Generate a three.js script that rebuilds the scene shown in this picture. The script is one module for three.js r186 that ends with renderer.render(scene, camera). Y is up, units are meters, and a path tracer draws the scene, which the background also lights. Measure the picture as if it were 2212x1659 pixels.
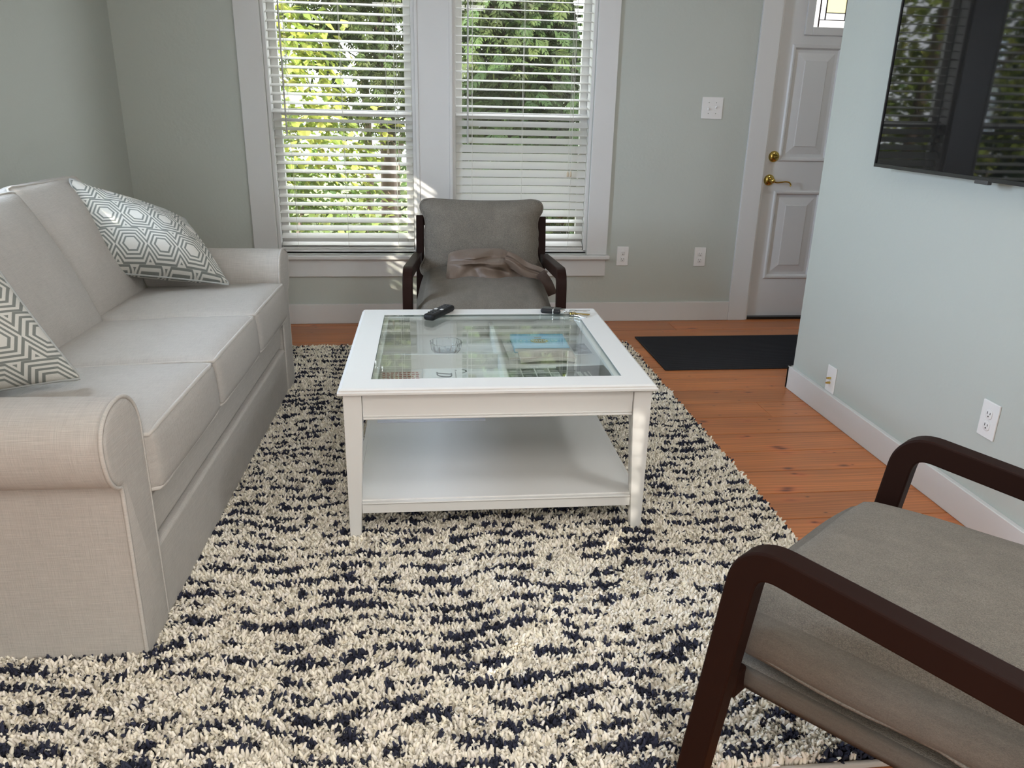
import * as THREE from 'three';
import { RoundedBoxGeometry } from 'three/addons/geometries/RoundedBoxGeometry.js';
import { mergeGeometries, toCreasedNormals } from 'three/addons/utils/BufferGeometryUtils.js';
import { RectAreaLightUniformsLib } from 'three/addons/lights/RectAreaLightUniformsLib.js';

// ---------------------------------------------------------------- camera, sky, sun, area lights, exposure
const scene = new THREE.Scene();
const camera = new THREE.PerspectiveCamera(52.46, 2212 / 1659, 0.05, 120);
camera.position.set(-0.2217, 1.2793, 2.5752);
camera.rotation.order = 'YXZ';
camera.rotation.set(-0.34205, -0.11757, 0.02151);
scene.add(camera);

const renderer = new THREE.WebGLRenderer({ antialias: true });
renderer.toneMapping = THREE.LinearToneMapping;
renderer.toneMappingExposure = 1.42;
renderer.shadowMap.enabled = true;
RectAreaLightUniformsLib.init();

scene.background = new THREE.Color(1.0, 1.05, 1.12);
scene.backgroundIntensity = 4.4;

const sun = new THREE.DirectionalLight(new THREE.Color(1.0, 0.93, 0.82), 11);
const SUN = new THREE.Vector3(-0.566, 0.375, 0.733).normalize();
sun.position.copy(SUN).multiplyScalar(14);
sun.target.position.set(0, 0, 0);
sun.castShadow = true;
Object.assign(sun.shadow.camera, { left: -9, right: 9, top: 9, bottom: -9, near: 0.5, far: 40 });
sun.shadow.mapSize.set(4096, 4096);
scene.add(sun, sun.target);

function areaLight(w, h, color, k, pos, look) {
  const l = new THREE.RectAreaLight(new THREE.Color(...color), k, w, h);
  l.position.set(...pos); l.lookAt(...look); scene.add(l); return l;
}
areaLight(1.3, 1.3, [1.0, 0.985, 0.97], 4.0, [-0.1, 2.37, 2.95], [-0.1, 0, 2.9]);        // unseen ceiling light behind the camera, placed to light the foreground
areaLight(0.56, 0.9, [0.74, 0.93, 1.20], 38, [-2.02, 1.56, -0.03], [1.2, 1.35, 0.9]);    // unseen panel outside the side window, standing in for daylight on the right wall
areaLight(0.5, 0.4, [0.98, 1.0, 1.02], 24, [1.46, 2.1, 1.2], [-1.5, 1.2, 0.2]);          // unseen wall light, placed to light the left wall and sofa front
areaLight(0.62, 1.8, [0.97, 0.985, 1.0], 5.0, [-0.035, 1.08, 4.36], [-0.035, 1.0, 0]);   // unseen panel at the rear door, lights the sides facing the camera
areaLight(0.3, 0.3, [1.0, 0.96, 0.92], 15, [2.3, 2.36, -0.9], [2.3, 0, -1.1]);            // added entry light, out of view, to brighten the door

// ---------------------------------------------------------------- small helpers
let seed = 7;
const rnd = () => { seed = (seed + 0x6d2b79f5) | 0; let t = Math.imul(seed ^ (seed >>> 15), 1 | seed); t = (t + Math.imul(t ^ (t >>> 7), 61 | t)) ^ t; return ((t ^ (t >>> 14)) >>> 0) / 4294967296; };
const rr = (a, b) => a + (b - a) * rnd();
const clamp = (x, a, b) => Math.min(b, Math.max(a, x));
const lerp = (a, b, t) => a + (b - a) * t;
const smooth = (a, b, x) => { const t = clamp((x - a) / (b - a), 0, 1); return t * t * (3 - 2 * t); };
const V = (x, y, z) => new THREE.Vector3(x, y, z);
const hash = (x, y, s = 0) => { let h = Math.imul(x | 0, 374761393) ^ Math.imul(y | 0, 668265263) ^ Math.imul(s | 0, 974634777); h = Math.imul(h ^ (h >>> 13), 1274126177); return ((h ^ (h >>> 16)) >>> 0) / 4294967296; };
function vnoise(x, y, per = 0, s = 0) {
  const ix = Math.floor(x), iy = Math.floor(y), fx = x - ix, fy = y - iy, w = (i) => (per ? ((i % per) + per) % per : i);
  const u = fx * fx * (3 - 2 * fx), v = fy * fy * (3 - 2 * fy);
  return lerp(lerp(hash(w(ix), w(iy), s), hash(w(ix + 1), w(iy), s), u), lerp(hash(w(ix), w(iy + 1), s), hash(w(ix + 1), w(iy + 1), s), u), v);
}
const fbm = (x, y, per = 0, s = 0, o = 4) => { let a = 0.5, t = 0, n = 0; for (let i = 0; i < o; i++) { t += a * vnoise(x, y, per, s + i); n += a; a *= 0.5; x *= 2; y *= 2; per *= 2; } return t / n; };

const used = {};
function numbered(name) { const n = used[name] = (used[name] ?? -1) + 1; return n ? `${name}_${String(n).padStart(3, '0')}` : name; }
function tag(o, label, category, group, kind) { o.userData.label = label; if (category) o.userData.category = category; if (group) o.userData.group = group; if (kind) o.userData.kind = kind; return o; }
function thing(name, label, category, pos = [0, 0, 0], turn = 0, group) {
  const o = new THREE.Group(); o.name = numbered(name); o.position.set(...pos); o.rotation.y = turn; scene.add(o);
  return tag(o, label, category, group);
}
function structGroup(name) { const o = new THREE.Group(); o.name = name; o.userData.kind = 'structure'; scene.add(o); return o; }
function tidy(g) {
  g = g.index ? g.toNonIndexed() : g;
  for (const k of Object.keys(g.attributes)) if (!['position', 'normal', 'uv'].includes(k)) g.deleteAttribute(k);
  if (!g.attributes.normal) g.computeVertexNormals();
  if (!g.attributes.uv) boxUV(g);
  return g;
}
function boxUV(g, k = 1) {     // uv in metres, projected along the main axis of each face
  if (g.index) g = g.toNonIndexed();
  const p = g.attributes.position, n = p.count, uv = new Float32Array(n * 2), a = V(), b = V(), c = V(), e = V(), f = V();
  for (let i = 0; i < n; i += 3) {
    a.fromBufferAttribute(p, i); b.fromBufferAttribute(p, i + 1); c.fromBufferAttribute(p, i + 2);
    e.subVectors(b, a); f.subVectors(c, a); e.cross(f); const x = Math.abs(e.x), y = Math.abs(e.y), z = Math.abs(e.z);
    for (let j = 0; j < 3; j++) {
      const q = [a, b, c][j], o = (i + j) * 2;
      if (y >= x && y >= z) { uv[o] = q.x * k; uv[o + 1] = q.z * k; } else if (x >= z) { uv[o] = q.z * k; uv[o + 1] = q.y * k; } else { uv[o] = q.x * k; uv[o + 1] = q.y * k; }
    }
  }
  g.setAttribute('uv', new THREE.BufferAttribute(uv, 2));
  return g;
}
function obj(name, geos, m, parent, keepUV = false) {
  geos = [].concat(geos).map(tidy);
  let g = geos.length > 1 ? mergeGeometries(geos) : geos[0];
  if (!keepUV) g = boxUV(g);
  const o = new THREE.Mesh(g, m); o.name = parent ? name : numbered(name); o.castShadow = o.receiveShadow = true;
  if (parent) {
    const k = parent.children.filter((c) => c.name === name || c.name.startsWith(name + '_')).length;
    if (k) o.name = `${name}_${String(k).padStart(3, '0')}`;
  }
  (parent || scene).add(o); return o;
}
function struct(name, geos, m, parent) { const o = obj(name, geos, m, parent); if (!parent) { o.name = name; o.userData.kind = 'structure'; } return o; }
const bx = (w, h, d, x = 0, y = 0, z = 0, r = 0.002) => { const q = Math.min(r, w / 2.01, h / 2.01, d / 2.01); const g = r ? new RoundedBoxGeometry(w, h, d, 1, q) : new THREE.BoxGeometry(w, h, d); g.translate(x, y, z); return g; };
const span = (x0, x1, y0, y1, z0, z1, r = 0.002) => bx(x1 - x0, y1 - y0, z1 - z0, (x0 + x1) / 2, (y0 + y1) / 2, (z0 + z1) / 2, r);
const cyl = (r0, r1, h, x, y, z, n = 16) => { const g = new THREE.CylinderGeometry(r0, r1, h, n); g.translate(x, y, z); return g; };
function tube(pts, r, closed = false, seg = 0, rad = 6) {
  const c = new THREE.CatmullRomCurve3(pts.map((p) => (p.isVector3 ? p : V(...p))), closed, 'centripetal');
  return new THREE.TubeGeometry(c, seg || pts.length * 4, r, rad, closed);
}
function smoothNormals(g) {    // one shared normal per place, uv left alone
  if (g.index) g = g.toNonIndexed();
  g.computeVertexNormals();
  const p = g.attributes.position, n = g.attributes.normal, at = new Map(), key = (i) => `${Math.round(p.getX(i) * 2e4)},${Math.round(p.getY(i) * 2e4)},${Math.round(p.getZ(i) * 2e4)}`;
  const a = V(), b = V(), c = V();
  for (let i = 0; i < p.count; i += 3) {
    a.fromBufferAttribute(p, i); b.fromBufferAttribute(p, i + 1); c.fromBufferAttribute(p, i + 2); b.sub(a); c.sub(a); b.cross(c);
    for (let j = 0; j < 3; j++) { const k = key(i + j); if (!at.has(k)) at.set(k, V()); at.get(k).add(b); }
  }
  for (let i = 0; i < p.count; i++) { const v = at.get(key(i)).clone().normalize(); n.setXYZ(i, v.x, v.y, v.z); }
  return g;
}
function warp(g, f) { const p = g.attributes.position, v = V(); for (let i = 0; i < p.count; i++) { v.fromBufferAttribute(p, i); f(v); p.setXYZ(i, v.x, v.y, v.z); } return g; }
function stroke(pts, width, fillet, samples = 10) {   // a closed outline of a band of given width round a bent centre line
  const c = [];
  pts.forEach((p, i) => {
    if (!i || i === pts.length - 1) { c.push(p); return; }
    const a = new THREE.Vector2(...pts[i - 1]).sub(new THREE.Vector2(...p)), b = new THREE.Vector2(...pts[i + 1]).sub(new THREE.Vector2(...p));
    const A = a.setLength(fillet), B = b.setLength(fillet);
    for (let k = 0; k <= samples; k++) { const t = k / samples, u = (1 - t) * (1 - t), w = t * t; c.push([p[0] + A.x * u + B.x * w, p[1] + A.y * u + B.y * w]); }
  });
  const L = [], R = [];
  c.forEach((p, i) => {
    const q0 = c[Math.max(0, i - 1)], q1 = c[Math.min(c.length - 1, i + 1)], dx = q1[0] - q0[0], dy = q1[1] - q0[1], l = Math.hypot(dx, dy), w = (typeof width === 'function' ? width(i / (c.length - 1)) : width) / 2;
    L.push(new THREE.Vector2(p[0] - (dy / l) * w, p[1] + (dx / l) * w)); R.unshift(new THREE.Vector2(p[0] + (dy / l) * w, p[1] - (dx / l) * w));
  });
  return new THREE.Shape([...L, ...R]);
}
const extrude = (shape, depth, bevel = 0, crease = 0.6, bs = 2, cs = 12) => toCreasedNormals(new THREE.ExtrudeGeometry(shape, { depth: depth - 2 * bevel, bevelEnabled: bevel > 0, bevelSize: bevel, bevelThickness: bevel, bevelOffset: -bevel, bevelSegments: bs, curveSegments: cs, steps: 1 }).translate(0, 0, bevel), crease);
function rectHole(x0, x1, y0, y1) { return new THREE.Path([[x0, y0], [x0, y1], [x1, y1], [x1, y0]].map((q) => new THREE.Vector2(...q))); }

// ---------------------------------------------------------------- textures and materials
function dataTex(w, h, f, srgb = true, rx = 1, ry = 1) {
  const d = new Uint8Array(w * h * 4);
  for (let y = 0; y < h; y++) for (let x = 0; x < w; x++) { const c = f(x / w, y / h, x, y), o = (y * w + x) * 4; d[o] = clamp(c[0], 0, 1) * 255; d[o + 1] = clamp(c[1] ?? c[0], 0, 1) * 255; d[o + 2] = clamp(c[2] ?? c[0], 0, 1) * 255; d[o + 3] = 255; }
  const t = new THREE.DataTexture(d, w, h); t.wrapS = t.wrapT = THREE.RepeatWrapping; t.magFilter = THREE.LinearFilter; t.minFilter = THREE.LinearMipmapLinearFilter; t.generateMipmaps = true;
  if (srgb) t.colorSpace = THREE.SRGBColorSpace; t.repeat.set(rx, ry); t.needsUpdate = true; return t;
}
function canvasTex(w, h, draw) {
  const c = document.createElement('canvas'); c.width = w; c.height = h; draw(c.getContext('2d'), w, h);
  const t = new THREE.CanvasTexture(c); t.colorSpace = THREE.SRGBColorSpace; t.magFilter = THREE.LinearFilter; return t;
}
const std = (c, rough, o = {}) => new THREE.MeshStandardMaterial({ color: new THREE.Color().setRGB(...c), roughness: rough, ...o });
const phys = (c, rough, o = {}) => new THREE.MeshPhysicalMaterial({ color: new THREE.Color().setRGB(...c), roughness: rough, ...o });

// linen: threads both ways, slubs
const linen = (u, v, x, y) => { const a = vnoise(u * 12, y * 0.9, 0, 3), b = vnoise(x * 0.9, v * 12, 0, 4), s = fbm(u * 6, v * 6, 6, 9, 3); return 0.5 + (a - 0.5) * 0.55 + (b - 0.5) * 0.45 + (s - 0.5) * 0.15; };
const linenMap = dataTex(512, 512, (u, v, x, y) => { const k = 0.87 + 0.13 * linen(u, v, x, y); return [k, k * 0.995, k * 0.985]; }, true, 3.2, 3.2);
const linenBump = dataTex(512, 512, (u, v, x, y) => [linen(u, v, x, y)], false, 3.2, 3.2);
const woolMap = dataTex(512, 512, (u, v, x, y) => { const k = 0.66 + 0.40 * (0.6 * vnoise(x * 0.5, y * 0.5, 256, 5) + 0.4 * hash(x, y, 6)) + (fbm(u * 9, v * 9, 9, 2) - 0.5) * 0.1; return [k, k * 0.99, k * 0.97]; }, true, 2.6, 2.6);
const woolBump = dataTex(512, 512, (u, v, x, y) => [0.5 * vnoise(x * 0.4, y * 0.4, 205, 7) + 0.5 * hash(x, y, 8)], false, 2.6, 2.6);
const paintBump = dataTex(256, 256, (u, v) => [fbm(u * 32, v * 32, 32, 11, 3)], false, 2.5, 2.5);

const M = {
  wall: std([0.50, 0.525, 0.475], 0.75, { bumpMap: paintBump, bumpScale: 0.0006 }),
  trim: std([0.68, 0.675, 0.655], 0.42),
  ceiling: std([0.78, 0.78, 0.76], 0.85),
  doorPaint: std([0.66, 0.655, 0.64], 0.4),
  tableWhite: phys([0.72, 0.71, 0.68], 0.42, { specularIntensity: 0.7 }),
  blind: std([0.64, 0.63, 0.59], 0.45),
  cord: std([0.72, 0.70, 0.64], 0.8),
  linen: std([0.56, 0.53, 0.495], 0.95, { map: linenMap, bumpMap: linenBump, bumpScale: 0.0007 }),
  linenPipe: std([0.62, 0.59, 0.55], 0.95, { map: linenMap }),
  wool: std([0.235, 0.212, 0.18], 0.95, { map: woolMap, bumpMap: woolBump, bumpScale: 0.0016 }),
  woolPipe: std([0.21, 0.19, 0.165], 0.95, { map: woolMap }),
  darkWood: phys([0.018, 0.0076, 0.0055], 0.5, { specularIntensity: 0.15 }),
  brass: std([0.62, 0.46, 0.13], 0.2, { metalness: 1 }),
  darkMetal: std([0.03, 0.028, 0.025], 0.4, { metalness: 0.6 }),
  chrome: std([0.75, 0.75, 0.76], 0.15, { metalness: 1 }),
  plate: std([0.80, 0.79, 0.765], 0.35),
  slot: std([0.05, 0.045, 0.04], 0.7),
  pane: phys([1, 1, 1], 0.0, { transmission: 1, thickness: 0, ior: 1.5 }),
  tableGlass: phys([0.965, 0.99, 0.98], 0.0, { transmission: 1, thickness: 0, ior: 1.52 }),
  black: std([0.012, 0.012, 0.013], 0.45),
  unseenGlow: phys([0.85, 0.82, 0.76], 0.9, { emissive: new THREE.Color(1.0, 0.95, 0.86), emissiveIntensity: 0.8 }),  // glowing surface of the unseen lamps and the unseen rear door
};

// ---------------------------------------------------------------- room shell
const ZB = -2.165, XL = -1.85, XR = 1.564, ZR = 4.4, XE = 3.05, H = 2.45, T = 0.15;
const WIN = [[-1.07, -0.25], [-0.04, 0.78]], WY0 = 0.44, WY1 = 2.15;
const SIDE = [[-0.34, 0.28, 1.08, 2.05], [2.4, 3.6, 0.9, 2.05]];      // z0, z1, y0, y1 of the two side windows
{
  const s = new THREE.Shape([[XL - T, -0.1], [XE + T, -0.1], [XE + T, H], [XL - T, H]].map((q) => new THREE.Vector2(...q)));
  for (const [a, b] of WIN) s.holes.push(rectHole(a, b, WY0, WY1));
  s.holes.push(rectHole(1.865, 2.785, 0, 2.05));
  struct('wall_back', new THREE.ExtrudeGeometry(s, { depth: T, bevelEnabled: false }).translate(0, 0, ZB - T), M.wall);
  const l = new THREE.Shape([[-ZR, -0.1], [-ZB, -0.1], [-ZB, H], [-ZR, H]].map((q) => new THREE.Vector2(...q)));
  for (const [z0, z1, y0, y1] of SIDE) l.holes.push(rectHole(-z1, -z0, y0, y1));
  struct('wall_left', new THREE.ExtrudeGeometry(l, { depth: T, bevelEnabled: false }).rotateY(Math.PI / 2).translate(XL - T, 0, 0), M.wall);
  struct('wall_right', span(XR, XR + 0.13, 0, H, -0.86, ZR, 0), M.wall);
  struct('wall_entry', span(XE, XE + T, -0.1, H, ZB - T, ZR, 0), M.wall);
  struct('wall_rear', span(XL - T, XE + T, -0.1, H, ZR, ZR + T, 0), M.wall);
  struct('ceiling', span(XL - T, XE + T, H, H + 0.2, ZB - T, ZR + T, 0), M.ceiling);
  const c = thing('ceiling_light', 'unseen square frosted ceiling light behind the camera, placed to light the foreground', 'ceiling light', [-0.1, H, 2.95]);  // fixture out of view, around the light for the foreground
  obj('light_frame', [bx(1.4, 0.06, 0.05, 0, -0.03, 0.675, 0.006), bx(1.4, 0.06, 0.05, 0, -0.03, -0.675, 0.006), bx(0.05, 0.06, 1.3, 0.675, -0.03, 0, 0.006), bx(0.05, 0.06, 1.3, -0.675, -0.03, 0, 0.006)], M.trim, c);
  obj('light_diffuser', bx(1.3, 0.012, 1.3, 0, -0.05, 0, 0.002), M.unseenGlow, c);
  const k = thing('ceiling_light', 'added small square ceiling light in the entry, out of view, to brighten the door', 'ceiling light', [2.3, H, -0.9]);  // added fixture out of view, goes with the light on the door
  obj('light_frame', [bx(0.36, 0.06, 0.03, 0, -0.03, 0.165, 0.006), bx(0.36, 0.06, 0.03, 0, -0.03, -0.165, 0.006), bx(0.03, 0.06, 0.3, 0.165, -0.03, 0, 0.006), bx(0.03, 0.06, 0.3, -0.165, -0.03, 0, 0.006)], M.trim, k);
  obj('light_diffuser', bx(0.3, 0.012, 0.3, 0, -0.05, 0, 0.002), M.unseenGlow, k);
  const n = thing('wall_light', 'unseen boxy wall light high on the right wall, placed to light the left wall', 'wall light', [XR, 2.1, 1.2]);  // fixture out of view, lights the left wall and sofa front
  obj('light_body', bx(0.07, 0.42, 0.52, -0.035, 0, 0, 0.01), M.trim, n);
  obj('light_diffuser', bx(0.012, 0.38, 0.48, -0.075, 0, 0, 0.003), M.unseenGlow, n);
  const rd = structGroup('door_2');  // unseen rear door, placed to light surfaces that face the camera
  obj('door_slab', [span(-0.45, -0.345, 0.01, 2.08, ZR - 0.03, ZR, 0.003), span(0.275, 0.38, 0.01, 2.08, ZR - 0.03, ZR, 0.003), span(-0.345, 0.275, 0.01, 0.16, ZR - 0.03, ZR, 0.003), span(-0.345, 0.275, 1.98, 2.08, ZR - 0.03, ZR, 0.003)], M.doorPaint, rd);
  obj('door_shade', span(-0.345, 0.275, 0.16, 1.98, ZR - 0.018, ZR - 0.008, 0), M.unseenGlow, rd);  // glows in place of daylight behind the unseen door
  obj('door_casing', [span(-0.57, -0.455, 0, 2.2, ZR - 0.02, ZR, 0.003), span(0.385, 0.5, 0, 2.2, ZR - 0.02, ZR, 0.003), span(-0.455, 0.385, 2.085, 2.2, ZR - 0.02, ZR, 0.003)], M.trim, rd);
}
// floor of pine planks running across the room
{
  const floor = structGroup('floor');
  obj('subfloor', span(XL - T, XE + T, -0.12, -0.022, ZB - T, ZR + T, 0), std([0.12, 0.07, 0.04], 0.9), floor);
  const wood = (k) => dataTex(1024, 256, (u, v) => {
    const w = fbm(u * 3, v * 3, 3, 30 + k, 3), g = fbm(u * 5 + 0.2 * w, v * 46 + w * 5, 0, 40 + k, 4), ring = 0.5 + 0.5 * Math.sin((v * 9 + w * 2.6) * 6.283);
    let d = 0.74 + 0.14 * (g - 0.5) + 0.07 * (ring - 0.5) + 0.2 * (fbm(u * 4, v * 2, 4, 60 + k, 2) - 0.5), red = 0;
    for (let i = 0; i < 8; i++) {
      const ku = hash(i, k, 70), kv = 0.1 + 0.8 * hash(i, k, 71), sz = 0.003 + 0.004 * hash(i, k, 72), du = (u - ku) / (sz * (1 + 0.9 * hash(i, k, 73))), dv = (v - kv) / (sz * 8), q = Math.hypot(du, dv);
      const kn = Math.exp(-q * q * 0.9); d -= 0.42 * kn; red += 0.05 * Math.exp(-q * q * 0.2); if (hash(i, k, 74) > 0.45 && i > 1) d += 0.3 * kn;
    }
    for (const eu of [0.06, 0.42, 0.77]) for (const ev of [0.2, 0.8]) { const q = Math.hypot((u - eu - 0.01 * hash(k, ev * 9, 5)) / 0.0026, (v - ev) / 0.016); d -= 0.4 * Math.exp(-q * q); }
    return [0.95 * d + 0.02 + red, 0.60 * d, 0.355 * d - 0.01];
  });
  const mats = [0, 1, 2, 3].map((k) => std([1, 1, 1], 0.3, { map: wood(k), roughness: 0.33 }));
  const shape = (w, d) => { const g = new RoundedBoxGeometry(w, 0.022, d, 1, 0.0016); return g; };
  const pitch = 0.178, z0 = ZB + 0.02;
  for (let i = 0; i < 38; i++) {
    const z = 0.212 - pitch / 2 + (i - 13) * pitch; if (z - pitch / 2 < ZB - 0.15 || z > ZR) continue;
    let x = XL - 0.02 - rr(0, 1.6);
    while (x < XE) {
      const len = rr(2.3, 3.8), a = Math.max(x, XL), b = Math.min(x + len, XE); x += len;
      if (b - a < 0.1) continue;
      const g = tidy(shape(b - a - 0.002, pitch - 0.0032)), p = g.attributes.position, uv = g.attributes.uv, off = rnd(), flip = rnd() < 0.5 ? -1 : 1;
      for (let j = 0; j < p.count; j++) uv.setXY(j, (flip * p.getX(j)) / 2.4 + off, p.getZ(j) / pitch * 0.94 + 0.5);
      const o = obj('plank', g, mats[Math.floor(rnd() * 4)], floor, true); o.position.set((a + b) / 2, -0.011 + rr(-0.0006, 0), z);
    }
  }
}
// boards round the room
const baseBoard = (name, g) => struct(name, g, M.trim);
baseBoard('baseboard_back', [span(XL, 1.735, 0, 0.122, ZB, ZB + 0.017, 0.003)]);
baseBoard('baseboard_left', [span(XL, XL + 0.017, 0, 0.122, ZB + 0.018, ZR, 0.003)]);
baseBoard('baseboard_right', [span(XR - 0.02, XR, 0, 0.112, -0.88, ZR, 0.003), span(XR - 0.02, XR + 0.15, 0, 0.112, -0.88, -0.86, 0.003)]);
baseBoard('baseboard_entry', [span(2.92, XE, 0, 0.122, ZB, ZB + 0.017, 0.003)]);
// window casings
struct('trim_1', [span(-1.207, -1.072, 0.425, 2.15, ZB, ZB + 0.02, 0.003)], M.trim);
struct('trim_2', [span(-0.248, -0.042, 0.425, 2.15, ZB, ZB + 0.02, 0.003), span(-0.25, -0.232, 0.425, 2.15, ZB + 0.02, ZB + 0.026, 0.002), span(-0.058, -0.04, 0.425, 2.15, ZB + 0.02, ZB + 0.026, 0.002)], M.trim);
struct('trim_3', [span(0.782, 0.908, 0.425, 2.15, ZB, ZB + 0.02, 0.003)], M.trim);
struct('trim_4', [span(-1.22, 0.92, 2.15, 2.29, ZB, ZB + 0.022, 0.003)], M.trim);
struct('trim_5', [span(-1.225, 0.925, 0.398, 0.425, ZB - 0.02, ZB + 0.05, 0.008)], M.trim);   // stool
struct('trim_6', [span(-1.205, 0.905, 0.292, 0.398, ZB, ZB + 0.018, 0.003)], M.trim);        // apron
// door casing
struct('trim_7', [span(1.735, 1.855, 0, 2.06, ZB, ZB + 0.02, 0.003), span(1.855, 1.867, 0, 2.05, ZB - 0.02, ZB + 0.012, 0.002)], M.trim);
struct('trim_8', [span(2.795, 2.915, 0, 2.06, ZB, ZB + 0.02, 0.003), span(2.783, 2.795, 0, 2.05, ZB - 0.02, ZB + 0.012, 0.002)], M.trim);
struct('trim_9', [span(1.72, 2.93, 2.06, 2.18, ZB, ZB + 0.022, 0.003)], M.trim);

// windows: jambs, two sashes each with its pane
WIN.forEach(([a, b], i) => {
  const w = structGroup(`window_${i + 1}`), zo = ZB - T;
  obj('window_jamb', [span(a, a + 0.018, WY0, WY1, zo, ZB, 0.002), span(b - 0.018, b, WY0, WY1, zo, ZB, 0.002), span(a, b, WY1 - 0.018, WY1, zo, ZB, 0.002), span(a, b, WY0 - 0.01, WY0 + 0.012, zo - 0.03, ZB, 0.002)], M.trim, w);
  const c = a + 0.018, d = b - 0.018, mid = 1.225;
  const sash = (y0, y1, z, top, bot) => {
    const s = obj('sash', [span(c, c + 0.042, y0, y1, z - 0.017, z + 0.017, 0.003), span(d - 0.042, d, y0, y1, z - 0.017, z + 0.017, 0.003), span(c + 0.042, d - 0.042, y0, y0 + bot, z - 0.017, z + 0.017, 0.003), span(c + 0.042, d - 0.042, y1 - top, y1, z - 0.017, z + 0.017, 0.003)], M.trim, w);
    obj('pane', span(c + 0.04, d - 0.04, y0 + bot - 0.004, y1 - top + 0.004, z - 0.002, z + 0.002, 0), M.pane, s);
  };
  sash(mid - 0.018, WY1 - 0.018, ZB - 0.118, 0.045, 0.036);
  sash(WY0 + 0.012, mid + 0.018, ZB - 0.08, 0.036, 0.06);
});
SIDE.forEach(([z0, z1, y0, y1], i) => {
  const w = structGroup(`window_${i + 3}`), x0 = XL - T, x = XL - 0.1;
  obj('window_jamb', [span(x0, XL, y0, y1, z0, z0 + 0.015, 0.002), span(x0, XL, y0, y1, z1 - 0.015, z1, 0.002), span(x0, XL, y1 - 0.015, y1, z0, z1, 0.002), span(x0, XL, y0, y0 + 0.015, z0, z1, 0.002)], M.trim, w);
  obj('sash', [span(x - 0.015, x + 0.015, y0, y1, z0 + 0.015, z0 + 0.05, 0.003), span(x - 0.015, x + 0.015, y0, y1, z1 - 0.05, z1 - 0.015, 0.003), span(x - 0.015, x + 0.015, y0, y0 + 0.05, z0, z1, 0.003), span(x - 0.015, x + 0.015, y1 - 0.05, y1, z0, z1, 0.003), span(x - 0.015, x + 0.015, (y0 + y1) / 2 - 0.02, (y0 + y1) / 2 + 0.02, z0, z1, 0.003)], M.trim, w);
  obj('pane', span(x - 0.002, x + 0.002, y0 + 0.04, y1 - 0.04, z0 + 0.04, z1 - 0.04, 0), M.pane, w);
  obj('window_casing', [span(XL, XL + 0.02, y0 - 0.12, y1 + 0.12, z0 - 0.12, z0, 0.003), span(XL, XL + 0.02, y0 - 0.12, y1 + 0.12, z1, z1 + 0.12, 0.003), span(XL, XL + 0.02, y1, y1 + 0.12, z0, z1, 0.003), span(XL, XL + 0.02, y0 - 0.12, y0, z0, z1, 0.003)], M.trim, w);
});

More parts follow.
